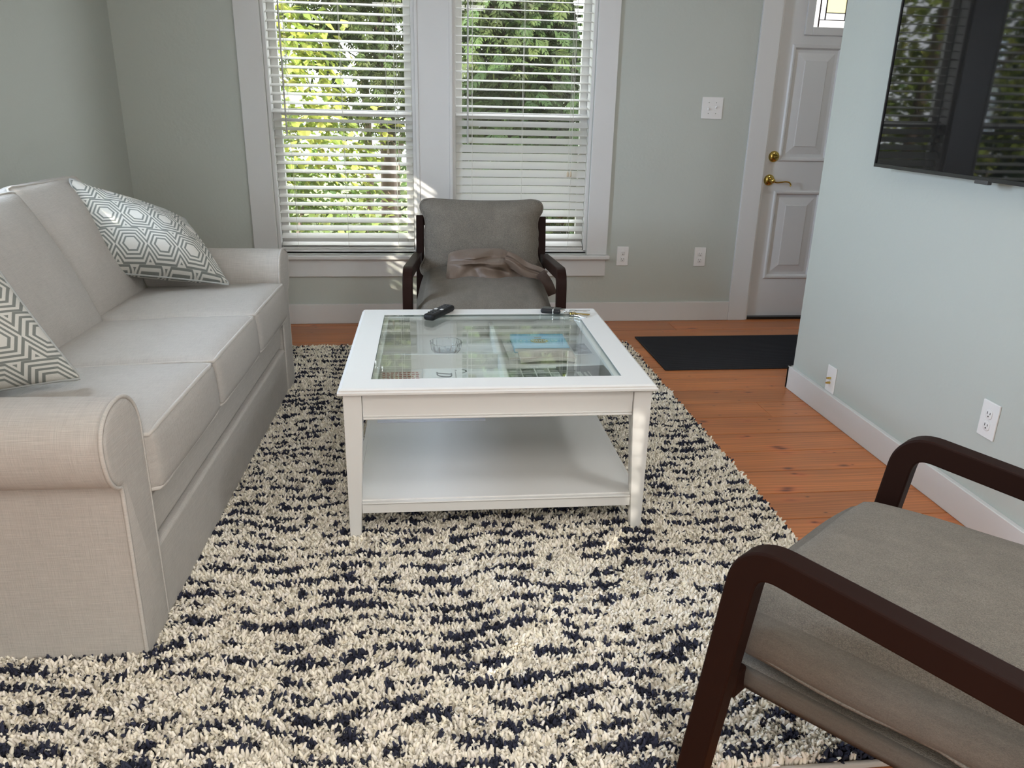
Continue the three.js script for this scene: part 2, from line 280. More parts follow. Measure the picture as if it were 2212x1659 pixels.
// entry door
{
  const d = structGroup('door_1'), zf = ZB - 0.028, zk = zf - 0.045, cx = 2.325;
  const s = new THREE.Shape([[1.869, 0.018], [2.781, 0.018], [2.781, 2.045], [1.869, 2.045]].map((q) => new THREE.Vector2(...q)));
  const PX = [[1.958, 2.278], [2.372, 2.692]], PY = [[0.262, 0.82], [0.993, 1.658]];
  for (const [a, b] of PX) for (const [c, e] of PY) s.holes.push(rectHole(a, b, c, e));
  s.holes.push(rectHole(2.045, 2.605, 1.735, 1.975));
  obj('door_slab', [new THREE.ExtrudeGeometry(s, { depth: zf - zk, bevelEnabled: false }).translate(0, 0, zk)], M.doorPaint, d);
  for (const [a, b] of PX) for (const [c, e] of PY) {
    const ring = (i0, h0, i1, h1) => {   // sloped ring between two inset rectangles
      const P = (i, h) => [[a + i, c + i, h], [b - i, c + i, h], [b - i, e - i, h], [a + i, e - i, h]], o = P(i0, h0), n = P(i1, h1), v = [];
      for (let k = 0; k < 4; k++) { const m = (k + 1) % 4; v.push(...o[k], ...o[m], ...n[m], ...o[k], ...n[m], ...n[k]); }
      const g = new THREE.BufferGeometry(); g.setAttribute('position', new THREE.Float32BufferAttribute(v, 3)); g.computeVertexNormals(); return g;
    };
    const cap = (i, h) => { const g = new THREE.BufferGeometry(); g.setAttribute('position', new THREE.Float32BufferAttribute([a + i, c + i, h, b - i, c + i, h, b - i, e - i, h, a + i, c + i, h, b - i, e - i, h, a + i, e - i, h], 3)); g.computeVertexNormals(); return g; };
    obj('door_panel', [ring(0, zf, 0.008, zf + 0.008), ring(0.008, zf + 0.008, 0.018, zf + 0.007), ring(0.018, zf + 0.007, 0.028, zf - 0.009), ring(0.028, zf - 0.009, 0.045, zf - 0.009), ring(0.045, zf - 0.009, 0.088, zf + 0.001), ring(0.088, zf + 0.001, 0.092, zf + 0.004), cap(0.092, zf + 0.004)], M.doorPaint, d);
  }
  const gy0 = 1.752, gy1 = 1.958, gx0 = 2.066, gx1 = 2.584;
  obj('lite_frame', [span(2.018, gx0, 1.708, 2.002, zf - 0.004, zf + 0.012, 0.004), span(gx1, 2.632, 1.708, 2.002, zf - 0.004, zf + 0.012, 0.004), span(gx0, gx1, 1.708, gy0, zf - 0.004, zf + 0.012, 0.004), span(gx0, gx1, gy1, 2.002, zf - 0.004, zf + 0.012, 0.004)], M.doorPaint, d);
  const glass = (c, r) => phys(c, r, { transmission: 1, thickness: 0, ior: 1.3 });
  const clearG = glass([0.72, 0.72, 0.71], 0.55), amber = glass([0.66, 0.61, 0.42], 0.6), ripple = glass([0.58, 0.56, 0.53], 0.4);
  const vx = [gx0, gx0 + 0.042, gx0 + 0.078, gx0 + 0.20, gx1 - 0.20, gx1 - 0.078, gx1 - 0.042, gx1];
  const gl = (x0, x1, y0, y1, m) => obj('pane', span(x0, x1, y0, y1, zf - 0.022, zf - 0.019, 0), m, d);
  gl(vx[0], vx[1], gy0, gy1, ripple); gl(vx[6], vx[7], gy0, gy1, ripple); gl(vx[1], vx[6], gy0, gy0 + 0.042, ripple);
  gl(vx[1], vx[2], gy0 + 0.042, gy1, clearG); gl(vx[5], vx[6], gy0 + 0.042, gy1, clearG); gl(vx[2], vx[3], gy0 + 0.042, gy0 + 0.08, clearG);
  gl(vx[2], vx[3], gy0 + 0.08, gy0 + 0.16, amber); gl(vx[2], vx[3], gy0 + 0.16, gy1, clearG); gl(vx[3], vx[4], gy0 + 0.042, gy1, clearG); gl(vx[4], vx[5], gy0 + 0.042, gy1, amber);
  const lead = [], bar = (x0, x1, y0, y1) => lead.push(span(x0, x1, y0, y1, zf - 0.025, zf - 0.016, 0.001));
  for (const x of vx.slice(1, 7)) bar(x - 0.003, x + 0.003, x === vx[1] || x === vx[6] ? gy0 : gy0 + 0.042, gy1);
  bar(vx[1], vx[6], gy0 + 0.04, gy0 + 0.044); bar(vx[2], vx[3], gy0 + 0.078, gy0 + 0.082); bar(vx[2], vx[3], gy0 + 0.158, gy0 + 0.162); bar(vx[4], vx[5], gy0 + 0.078, gy0 + 0.082);
  obj('lead_came', lead, std([0.05, 0.03, 0.04], 0.5, { metalness: 0.5 }), d);
  const lathe = (pts) => new THREE.LatheGeometry(pts.map((q) => new THREE.Vector2(...q)), 28).rotateX(Math.PI / 2);
  const rose = (x, y) => lathe([[0, 0.016], [0.012, 0.016], [0.02, 0.013], [0.026, 0.011], [0.030, 0.006], [0.033, 0.004], [0.034, 0]]).translate(x, y, zf);
  const db = obj('deadbolt', [rose(1.930, 1.022), cyl(0.014, 0.016, 0.012, 0, 0, 0, 20).rotateX(Math.PI / 2).translate(1.930, 1.022, zf + 0.018), span(1.915, 1.945, 1.017, 1.026, zf + 0.022, zf + 0.038, 0.003)], M.brass, d);
  const hd = obj('door_handle', [rose(1.918, 0.882), cyl(0.011, 0.014, 0.04, 0, 0, 0, 20).rotateX(Math.PI / 2).translate(1.918, 0.882, zf + 0.03), new THREE.SphereGeometry(0.015, 16, 12).translate(1.92, 0.882, zf + 0.052),
    tube([[1.92, 0.88, zf + 0.052], [1.945, 0.872, zf + 0.054], [1.975, 0.874, zf + 0.053], [2.005, 0.877, zf + 0.052], [2.028, 0.872, zf + 0.052], [2.038, 0.858, zf + 0.052], [2.035, 0.85, zf + 0.052]], 0.0048, false, 40, 8)], M.brass, d);
  obj('threshold', span(1.867, 2.783, 0.0, 0.016, ZB - 0.1, ZB + 0.004, 0.003), M.darkMetal, d);
  obj('hinge', [span(2.779, 2.786, 0.25, 0.35, zf, zf + 0.006, 0.001), span(2.779, 2.786, 1.7, 1.8, zf, zf + 0.006, 0.001)], M.brass, d);
}

// ---------------------------------------------------------------- wall plates
function plateThing(name, label, cat, pos, turn, w, h, build, group) { const t = thing(name, label, cat, pos, turn, group); obj('cover_plate', bx(w, h, 0.006, 0, 0, 0.003, 0.0025), M.plate, t); build(t); return t; }
function receptacles(t) {
  for (const s of [1, -1]) {
    const c = new THREE.Shape(); c.absarc(0, 0, 0.0172, 0.62, Math.PI - 0.62); c.absarc(0, 0, 0.0172, Math.PI + 0.62, -0.62);
    const r = obj('receptacle', extrude(c, 0.0035, 0.0008).translate(0, s * 0.0195, 0.005), M.plate, t);
    obj('slot', [bx(0.0022, 0.009, 0.002, -0.0062, s * 0.0195 + 0.003, 0.0082, 0), bx(0.0022, 0.007, 0.002, 0.0062, s * 0.0195 + 0.003, 0.0082, 0), cyl(0.0026, 0.0026, 0.002, 0, 0, 0, 10).rotateX(Math.PI / 2).translate(0, s * 0.0195 - 0.0075, 0.0082)], M.slot, r);
  }
  obj('screw', cyl(0.0028, 0.0028, 0.0015, 0, 0, 0, 10).rotateX(Math.PI / 2).translate(0, 0, 0.0065), M.plate, t);
}
plateThing('wall_outlet', 'white duplex outlet on the back wall right beside the window casing', 'outlet', [1.014, 0.415, ZB], 0, 0.074, 0.118, receptacles);
plateThing('wall_outlet', 'white duplex outlet on the back wall below the light switch, nearest the door', 'outlet', [1.512, 0.41, ZB], 0, 0.074, 0.118, receptacles);
plateThing('wall_outlet', 'white duplex outlet on the right wall above the dark chair arm', 'outlet', [XR, 0.369, 0.457], -Math.PI / 2, 0.076, 0.12, receptacles);
plateThing('light_switch', 'white double toggle light switch plate on the back wall beside the door', 'light switch', [1.496, 1.294, ZB], 0, 0.128, 0.122, (t) => {
  for (const [x, up] of [[-0.023, -1], [0.023, 1]]) {
    const g = obj('toggle', [bx(0.011, 0.024, 0.003, x, 0, 0.0066, 0.001), bx(0.0075, 0.010, 0.014, 0, 0, 0.006, 0.002).rotateX(up * -0.55).translate(x, up * 0.003, 0.007)], M.plate, t);
    for (const y of [0.03, -0.03]) obj('screw', cyl(0.0024, 0.0024, 0.0015, 0, 0, 0, 10).rotateX(Math.PI / 2).translate(x, y, 0.0065), M.chrome, t);
  }
});
plateThing('cable_plate', 'white cable jack plate on the right wall resting on the baseboard', 'wall plate', [XR, 0.172, -0.50], -Math.PI / 2, 0.074, 0.118, (t) => {
  for (const y of [0.006, -0.016]) obj('jack', [cyl(0.0055, 0.0055, 0.012, 0, 0, 0, 6).rotateX(Math.PI / 2).translate(0, y, 0.011), cyl(0.0042, 0.0042, 0.01, 0, 0, 0, 14).rotateX(Math.PI / 2).translate(0, y, 0.019)], M.brass, t);
});

// ---------------------------------------------------------------- window blinds
const slatGeo = tidy(new RoundedBoxGeometry(1, 0.003, 0.05, 1, 0.0012));
function blind(label, x0, x1, y0, y1, z, tilt, opt = {}) {
  const w = x1 - x0, t = thing('window_blind', label, 'blind', [(x0 + x1) / 2, y0, z]), pitch = 0.0465, n = Math.floor((y1 - y0 - 0.075) / pitch);
  const g = slatGeo.clone().scale(w, 1, 1); boxUV(g);
  obj('bottom_rail', bx(w, 0.016, 0.05, 0, 0.008, 0, 0.004), M.blind, t);
  for (let i = 0; i < n; i++) {
    const o = new THREE.Mesh(g, M.blind); o.name = i ? `slat_${String(i).padStart(3, '0')}` : 'slat'; o.castShadow = o.receiveShadow = true;
    const y = 0.032 + i * pitch; o.position.set(0, y, 0); o.rotation.set(tilt(i, y + y0) + rr(-0.02, 0.02), 0, rr(-0.0012, 0.0012)); t.add(o);
  }
  obj('head_rail', bx(w, 0.05, 0.055, 0, y1 - y0 - 0.026, 0, 0.004), M.blind, t);
  const top = y1 - y0 - 0.05;
  for (const f of [0.12, 0.5, 0.88]) obj('ladder_cord', [cyl(0.0011, 0.0011, top, (f - 0.5) * w, top / 2, 0.0265, 5), cyl(0.0011, 0.0011, top, (f - 0.5) * w, top / 2, -0.0265, 5)], M.cord, t);
  if (opt.wand) obj('tilt_wand', cyl(0.0042, 0.005, y1 - opt.wand, -w / 2 + opt.wandX, (y1 + opt.wand) / 2 - y0 - 0.03, 0.036, 8), std([0.45, 0.44, 0.42], 0.3), t);
  if (opt.cords) for (const [x, yb] of opt.cords) { obj('lift_cord', cyl(0.0012, 0.0012, y1 - yb - 0.05, x, (y1 + yb) / 2 - y0 - 0.025, 0.034, 5), M.cord, t); obj('tassel', new THREE.LatheGeometry([[0, 0.017], [0.003, 0.016], [0.0065, 0.004], [0.007, -0.01], [0.0055, -0.015], [0, -0.016]].map((q) => new THREE.Vector2(...q)), 12).translate(x, yb - y0, 0.034), std([0.62, 0.52, 0.38], 0.5), t); }
  return t;
}
const zBl = ZB - 0.028;
blind('white slatted window blind in the left window, its slats all open', -1.048, -0.272, 0.452, WY1 - 0.02, zBl, (i) => (i === 1 ? 0.55 : i === 2 || i === 3 ? 0.5 : 0.3), { wand: 1.13, wandX: 0.075, cords: [[0.25, 1.02], [0.31, 0.93]] });
blind('white slatted window blind in the right window, its lower slats turned shut', -0.018, 0.758, 0.452, WY1 - 0.02, zBl, (i, y) => (y > 1.2 ? 0.2 : y > 1.07 ? 0.62 : y > 0.70 ? 0.95 : y > 0.655 ? 0.75 : i < 3 ? 0.5 : 0.26), { wand: 1.10, wandX: 0.066, cords: [[0.275, 0.905], [0.292, 0.905]] });
{ // side windows, out of the picture: their blinds strip and dim the low sun
  const t = thing('window_blind', 'white slatted blind in the side window above the sofa', 'blind', [XL - 0.03, SIDE[0][2] + 0.02, (SIDE[0][0] + SIDE[0][1]) / 2]);
  const w = SIDE[0][1] - SIDE[0][0] - 0.04, g = boxUV(tidy(new RoundedBoxGeometry(0.05, 0.003, w, 1, 0.0012)));
  for (let i = 0; i < 21; i++) { const o = new THREE.Mesh(g, M.blind); o.name = i ? `slat_${String(i).padStart(3, '0')}` : 'slat'; o.position.set(0, 0.03 + i * 0.0465, 0); o.rotation.z = -0.2; o.castShadow = true; t.add(o); }
  obj('head_rail', bx(0.05, 0.045, w, 0, SIDE[0][3] - SIDE[0][2] - 0.045, 0, 0.004), M.blind, t);
  const u = thing('window_blind', 'white slatted blind turned shut in the side window behind the camera', 'blind', [XL - 0.03, SIDE[1][2] + 0.02, 0]);
  const a = SIDE[1][0] + 0.02, b = SIDE[1][1] - 0.18, g2 = boxUV(tidy(new RoundedBoxGeometry(0.05, 0.003, b - a, 1, 0.0012)));
  for (let i = 0; i < 23; i++) { const o = new THREE.Mesh(g2, M.blind); o.name = i ? `slat_${String(i).padStart(3, '0')}` : 'slat'; o.position.set(0, 0.03 + i * 0.0465, (a + b) / 2); o.rotation.z = 1.25; o.castShadow = true; u.add(o); }
  obj('head_rail', bx(0.05, 0.045, b - a, 0, SIDE[1][3] - SIDE[1][2] - 0.045, (a + b) / 2, 0.004), M.blind, u);
}

// ---------------------------------------------------------------- cushions
// A box cushion: w across x, h up y, d along z; edges rounded by r; faces swell by the crown values.
function cushionGeo(w, h, d, r, crown, n = [22, 8, 22], wob = 0) {
  const g = new THREE.BoxGeometry(w, h, d, ...n), half = V(w / 2, h / 2, d / 2), q = V(), e = V();
  const f = cushionMap(half, r, crown, wob);
  warp(g, f);
  return smoothNormals(g.toNonIndexed());
}
function cushionMap(half, r, crown, wob = 0) {
  const q = V(), e = V();
  return (v) => {
    const u = v.x / half.x, t = v.y / half.y, s = v.z / half.z;
    q.set(clamp(v.x, -half.x + r, half.x - r), clamp(v.y, -half.y + r, half.y - r), clamp(v.z, -half.z + r, half.z - r));
    e.subVectors(v, q); const m = Math.max(Math.abs(e.x), Math.abs(e.y), Math.abs(e.z));
    if (m > 1e-9) e.multiplyScalar(m / e.length());
    v.copy(q).add(e);
    const c = (a, b) => Math.pow(Math.max(0, (1 - a * a) * (1 - b * b)), 0.62);
    v.y += Math.sign(t) * (t > 0 ? crown.top ?? 0 : crown.bottom ?? 0) * c(u, s) * Math.abs(t);
    v.x += Math.sign(u) * (u > 0 ? crown.right ?? 0 : crown.left ?? 0) * c(t, s) * Math.abs(u);
    v.z += Math.sign(s) * (s > 0 ? crown.front ?? 0 : crown.back ?? 0) * c(u, t) * Math.abs(s);
    if (wob) { const k = wob * (fbm(v.x * 7 + 9, v.z * 7 + v.y * 5, 0, 21, 2) - 0.5); v.y += k; v.x += 0.6 * k; v.z += 0.4 * k; }
  };
}
function pipeLoop(pts, f, rad = 0.005) { const out = []; const m = pts.length; for (let i = 0; i < m; i++) { const a = pts[i], b = pts[(i + 1) % m]; for (let k = 0; k < 9; k++) { const v = a.clone().lerp(b, k / 9); f(v); out.push(v); } } return tube(out, rad, true, out.length * 2, 6); }

// ---------------------------------------------------------------- sofa
{
  const s = thing('sofa', 'pale beige linen three-seat sofa with rolled arms along the left wall', 'sofa', [-0.861, 0.02, -0.03], THREE.MathUtils.degToRad(-1.47));
  const zn = 0.835, L = 0.945;   // inner faces of the arms at local z = +-zn
  const prof = () => {         // arm outline: first axis away from the seat, second up
    const p = new THREE.Shape(); p.moveTo(0, 0); p.lineTo(0, 0.535);
    p.bezierCurveTo(0.0, 0.60, 0.045, 0.643, 0.105, 0.643); p.bezierCurveTo(0.17, 0.643, 0.212, 0.61, 0.210, 0.555); p.bezierCurveTo(0.208, 0.50, 0.185, 0.462, 0.148, 0.452);
    p.lineTo(0.143, 0.43); p.lineTo(0.150, 0); p.lineTo(0, 0); return p;
  };
  for (const side of [1, -1]) {
    const shape = prof(), g = new THREE.ExtrudeGeometry(shape, { depth: L - 0.036, bevelEnabled: true, bevelSize: 0.016, bevelThickness: 0.018, bevelOffset: -0.016, bevelSegments: 4, curveSegments: 22, steps: 12 });
    // extrude axis -> local x (front at 0), outline axis -> z
    const place = (v) => { const a = v.x, b = v.y, c = v.z; v.set(-L + 0.018 + c, b, side * (zn + a)); };
    warp(g, place); if (side > 0) { const idx = g.attributes.position; for (let i = 0; i < idx.count; i += 3) { for (const k of ['position', 'uv']) { const A = g.attributes[k], n = A.itemSize; for (let j = 0; j < n; j++) { const t = A.array[(i + 1) * n + j]; A.array[(i + 1) * n + j] = A.array[(i + 2) * n + j]; A.array[(i + 2) * n + j] = t; } } } }
    const arm = obj('arm', toCreasedNormals(g, 0.7), M.linen, s);
    const pts = shape.getPoints(18).filter((p, i, a) => !i || p.distanceTo(a[i - 1]) > 1e-4), path = pts.slice(0, -1).filter((p) => !(p.y < 0.02)).map((p) => p.clone());
    path.unshift(new THREE.Vector2(0.0, 0.02)); path.push(new THREE.Vector2(0.15, 0.02));
    const dense = []; for (let i = 0; i < path.length - 1; i++) { const n = Math.max(1, Math.round(path[i].distanceTo(path[i + 1]) / 0.02)); for (let k = 0; k < n; k++) dense.push(path[i].clone().lerp(path[i + 1], k / n)); } dense.push(path[path.length - 1]);
    obj('piping', tube(dense.map((p) => V(-0.006, p.y, side * (zn + p.x))), 0.0052, false, dense.length * 2, 6), M.linenPipe, arm);
  }
  obj('base', [bx(0.86, 0.13, 2 * zn - 0.004, -0.448, 0.283, 0, 0.02), bx(0.866, 0.215, 2 * zn - 0.006, -0.438, 0.1085, 0, 0.012)], M.linen, s);
  obj('back_frame', [bx(0.17, 0.82, 2 * zn + 0.2, -0.86, 0.43, 0, 0.06)], M.linen, s);
  const w = (2 * zn) / 3;
  for (let i = 0; i < 3; i++) {
    const zc = zn - w * (i + 0.5), half = V(0.385, 0.08, w / 2 - 0.003), crown = { top: 0.024, right: 0.014, bottom: 0.0, front: 0.004, back: 0.004 };
    const c = obj('seat_cushion', cushionGeo(0.77, 0.16, w - 0.006, 0.022, crown, [26, 10, 26], 0.006), M.linen, s, true); c.position.set(-0.366, 0.42, zc); c.rotation.z = 0.05;
    const f = cushionMap(half, 0.022, crown, 0.006), e = half;
    obj('piping', [pipeLoop([V(-e.x, e.y, -e.z), V(e.x, e.y, -e.z), V(e.x, e.y, e.z), V(-e.x, e.y, e.z)], f, 0.0062), pipeLoop([V(-e.x, -e.y, -e.z), V(e.x, -e.y, -e.z), V(e.x, -e.y, e.z), V(-e.x, -e.y, e.z)], f, 0.0062)], M.linenPipe, c);
  }
  for (let i = 0; i < 3; i++) {
    const zc = zn - w * (i + 0.5), half = V(0.085, 0.275, w / 2 - 0.002), crown = { right: 0.07, left: 0.01, top: 0.015, bottom: 0, front: 0.006, back: 0.006 };
    const c = obj('back_cushion', cushionGeo(0.17, 0.55, w - 0.004, 0.02, crown, [8, 24, 24], 0.012), M.linen, s, true); c.position.set(-0.74 + (i === 1 ? 0.035 : 0), 0.678 + (i === 1 ? -0.008 : 0), zc); c.rotation.z = 0.43; c.rotation.x = [0, 0.012, -0.01][i];
    const f = cushionMap(half, 0.02, crown, 0.012), e = half;
    obj('piping', [pipeLoop([V(e.x, -e.y, -e.z), V(e.x, e.y, -e.z), V(e.x, e.y, e.z), V(e.x, -e.y, e.z)], f), pipeLoop([V(-e.x, -e.y, -e.z), V(-e.x, e.y, -e.z), V(-e.x, e.y, e.z), V(-e.x, -e.y, e.z)], f)], M.linenPipe, c);
  }
}
// ---------------------------------------------------------------- patterned pillows
{
  const hexD = (x, y) => { x = Math.abs(x); y = Math.abs(y); return Math.max(y, x * 0.866 + y * 0.5) / 0.433; };   // 1 where two hexagons of a row touch
  const RY = 1.22;   // distance of the rows; every other row is shifted by half a hexagon
  const hexMap = dataTex(512, 1248, (u, v) => {
    const X = u, Y = v * 2 * RY; let r = 9;
    for (let i = -1; i <= 2; i++) for (let j = -1; j <= 4; j++) r = Math.min(r, hexD(X - i - (((j % 2) + 2) % 2) * 0.5, Y - j * RY));
    const k = (r - 0.46) / 0.27, on = r > 0.44 ? smooth(0.40, 0.60, Math.abs((((k % 1) + 1) % 1) * 2 - 1) < 0 ? 0 : 1 - Math.abs((((k % 1) + 1) % 1) - 0.25) * 2) * (((k % 1) + 1) % 1 < 0.5 ? 1 : 0) : 0;
    const n = 0.96 + 0.08 * (hash(u * 512, v * 1248, 3) - 0.5);
    return [lerp(0.88, 0.53, on) * n, lerp(0.87, 0.545, on) * n, lerp(0.84, 0.525, on) * n];
  });
  hexMap.repeat.set(1 / 0.118, 1 / (0.118 * 2 * RY));
  const cloth = std([0.9, 0.9, 0.89], 0.92, { map: hexMap, bumpMap: woolBump, bumpScale: 0.0006 }), seam = std([0.42, 0.43, 0.415], 0.95);
  function pillow(label, C, bulge, lean, edgeIn = 0.05, nose = 0) {
    const [TL, TR, BR, BL] = C.map((c) => V(...c)), N = 36, ctr = TL.clone().add(TR).add(BR).add(BL).multiplyScalar(0.25);
    const nrm = TR.clone().sub(BL).cross(TL.clone().sub(BR)).normalize();
    const wx = TR.distanceTo(TL) * 0.5 + BR.distanceTo(BL) * 0.5, wy = TL.distanceTo(BL) * 0.5 + TR.distanceTo(BR) * 0.5;
    const at = (u, v) => {   // u, v in -1..1
      const pu = u * (1 - edgeIn * (1 - v * v) * 0.5), pv = v * (1 - edgeIn * (1 - u * u) * 0.5);
      return TL.clone().multiplyScalar((1 - pu) * (1 + pv) / 4).addScaledVector(TR, (1 + pu) * (1 + pv) / 4).addScaledVector(BR, (1 + pu) * (1 - pv) / 4).addScaledVector(BL, (1 - pu) * (1 - pv) / 4);
    };
    const thick = (u, v) => Math.pow(Math.max(0, (1 - u ** 2) * (1 - v ** 2)), 0.5);
    const side = (sgn) => {
      const pos = [], uv = [];
      const P = (i, j) => { const cv = (k) => Math.sin(((k / N) * 2 - 1) * Math.PI / 2), u = cv(i), v = cv(j), q = at(u, v); q.addScaledVector(nrm, sgn * bulge * thick(u, v) * (1 + nose * (sgn > 0 ? (u - v) * 0.25 : 0)) + 0.010 * (fbm(u * 2.2 + 5, v * 2.2 + sgn, 0, 12, 2) - 0.5) * (1 - Math.max(u * u, v * v))); q.addScaledVector(nrm, lean * (u * u + v * v) * 0.02); return [q, [(u * wx) / 2 * 1.08 + 0.7, (v * wy) / 2 * 1.08 + 0.4]]; };
      for (let i = 0; i < N; i++) for (let j = 0; j < N; j++) { const a = P(i, j), b = P(i + 1, j), c = P(i + 1, j + 1), d = P(i, j + 1); for (const q of sgn > 0 ? [a, b, c, a, c, d] : [a, c, b, a, d, c]) { pos.push(q[0].x - ctr.x, q[0].y - ctr.y, q[0].z - ctr.z); uv.push(...q[1]); } }
      const g = new THREE.BufferGeometry(); g.setAttribute('position', new THREE.Float32BufferAttribute(pos, 3)); g.setAttribute('uv', new THREE.Float32BufferAttribute(uv, 2)); return g;
    };
    const t = thing('throw_pillow', label, 'pillow', ctr.toArray(), 0);
    obj('cover', smoothNormals(mergeGeometries([side(1), side(-1)])), cloth, t, true);
    const loop = []; for (const [u0, v0, u1, v1] of [[-1, 1, 1, 1], [1, 1, 1, -1], [1, -1, -1, -1], [-1, -1, -1, 1]]) for (let k = 0; k < 12; k++) { const u = lerp(u0, u1, k / 12), v = lerp(v0, v1, k / 12), q = at(u, v).sub(ctr); q.addScaledVector(nrm, lean * (u * u + v * v) * 0.02); loop.push(q); }
    obj('piping', tube(loop, 0.0045, true, 160, 6), seam, t);
    return t;
  }
  pillow('hexagon-patterned grey and white throw pillow slumped by the far sofa arm', [[-1.575, 0.98, -0.70], [-1.23, 0.80, -0.92], [-1.02, 0.565, -0.70], [-1.505, 0.635, -0.62]], 0.15, 0, 0.06, 0.8);
  pillow('hexagon-patterned grey and white throw pillow behind the near sofa arm', [[-1.75, 0.95, 0.60], [-1.37, 1.0, 0.46], [-1.135, 0.575, 0.50], [-1.56, 0.55, 0.70]], 0.085, 0, 0.07);
}

// ---------------------------------------------------------------- armchairs
function armchair(label, pos, turn) {
  const t = thing('armchair', label, 'armchair', pos, turn, undefined);
  for (const s of [1, -1]) {
    const sh = stroke([[0.435, 0], [0.365, 0.602], [-0.41, 0.528]], 0.05, 0.06, 14);
    obj('arm_frame', extrude(sh, 0.042, 0.004, 0.28).rotateY(-Math.PI / 2).translate(s * 0.33 + 0.021, 0, 0), M.darkWood, t);
    const po = stroke([[-0.335, 0], [-0.375, 0.32], [-0.47, 0.735]], (q) => lerp(0.04, 0.045, q), 0.06, 8);
    obj('back_post', extrude(po, 0.04, 0.004, 0.28).rotateY(-Math.PI / 2).translate(s * 0.318 + 0.02, 0, 0), M.darkWood, t);
  }
  obj('front_rail', bx(0.62, 0.055, 0.026, 0, 0.318, 0.385, 0.005), M.darkWood, t);
  obj('back_rail', [bx(0.6, 0.045, 0.026, 0, 0.708, -0.463, 0.006)], M.darkWood, t);
  obj('stretcher', bx(0.62, 0.045, 0.026, 0, 0.22, -0.36, 0.005), M.darkWood, t);
  const sup = obj('seat_support', cushionGeo(0.565, 0.055, 0.79, 0.012, {}, [6, 3, 16]), M.wool, t, true); sup.position.set(0, 0.338, 0.01); sup.rotation.x = 0.04;
  const half = V(0.288, 0.062, 0.405), crown = { top: 0.035, bottom: 0.0, right: 0.018, left: 0.018, front: 0.02 };
  const c = obj('seat_cushion', cushionGeo(0.576, 0.124, 0.81, 0.055, crown, [24, 10, 28], 0.008), M.wool, t, true); c.position.set(0, 0.426, 0.03); c.rotation.x = 0.04;
  const f = cushionMap(V(0.288, 0.062, 0.405), 0.055, crown, 0.008), wav = (v) => { const o = v.clone(); f(v); v.y += 0.006 * Math.sin(o.z * 26) + 0.004 * Math.sin(o.z * 61); };
  obj('piping', pipeLoop([V(-half.x, -0.035, -half.z), V(half.x, -0.035, -half.z), V(half.x, -0.035, half.z), V(-half.x, -0.035, half.z)], wav, 0.0042), M.woolPipe, c);
  // back cushion: knife edge, waisted sides with lobed corners
  const N = 40, W = 0.298, Hh = 0.19, B = 0.085, pos2 = [], uv2 = [];
  const outline = (u, v) => {   // edge drawn in between the lobes
    const a = Math.abs(u), b = Math.abs(v), lobe = (q) => 1 - 0.085 * (1 - smooth(0.50, 0.78, q)) - 0.055 * smooth(0.82, 1.0, q) ** 2 + 0.008 * Math.sin(q * 14);
    return [u * W * lerp(1, lobe(b), smooth(0.3, 1, a)) * 1.04, v * Hh * lerp(1, 1 - 0.075 * Math.pow(1 - a * a, 0.8) - 0.075 * smooth(0.80, 1.0, a) ** 2, smooth(0.3, 1, b)) * 1.05];
  };
  const th = (u, v) => B * Math.pow(Math.max(0, (1 - u ** 4) * (1 - v ** 4)), 0.6) + 0.004;
  const P = (sg, i, j) => { const k = (q) => Math.sin(((q / N) * 2 - 1) * Math.PI / 2), u = k(i), v = k(j), [x, y] = outline(u, v); return [[x, y, sg * th(u, v)], [x, y]]; };
  for (const sg of [1, -1]) for (let i = 0; i < N; i++) for (let j = 0; j < N; j++) { const a = P(sg, i, j), b = P(sg, i + 1, j), d = P(sg, i + 1, j + 1), e = P(sg, i, j + 1); for (const q of sg > 0 ? [a, b, d, a, d, e] : [a, d, b, a, e, d]) { pos2.push(...q[0]); uv2.push(...q[1]); } }
  const bg = new THREE.BufferGeometry(); bg.setAttribute('position', new THREE.Float32BufferAttribute(pos2, 3)); bg.setAttribute('uv', new THREE.Float32BufferAttribute(uv2, 2));
  const bc = obj('back_cushion', smoothNormals(bg), M.wool, t, true); bc.position.set(0, 0.642, -0.33); bc.rotation.x = -0.27;
  const loop = []; for (const [u0, v0, u1, v1] of [[-1, 1, 1, 1], [1, 1, 1, -1], [1, -1, -1, -1], [-1, -1, -1, 1]]) for (let k = 0; k < 14; k++) { const [x, y] = outline(lerp(u0, u1, k / 14), lerp(v0, v1, k / 14)); loop.push(V(x * 1.006, y * 1.006, 0)); }
  obj('piping', tube(loop, 0.006, true, 200, 6), M.woolPipe, bc);
  return t;
}
armchair('grey wool armchair with dark wooden frame in front of the windows', [0.06, 0.0, -1.085], THREE.MathUtils.degToRad(-3));
armchair('grey wool armchair with dark wooden frame cut off at the lower right', [0.781, 0.012, 1.625], Math.atan2(-0.61, -0.79));

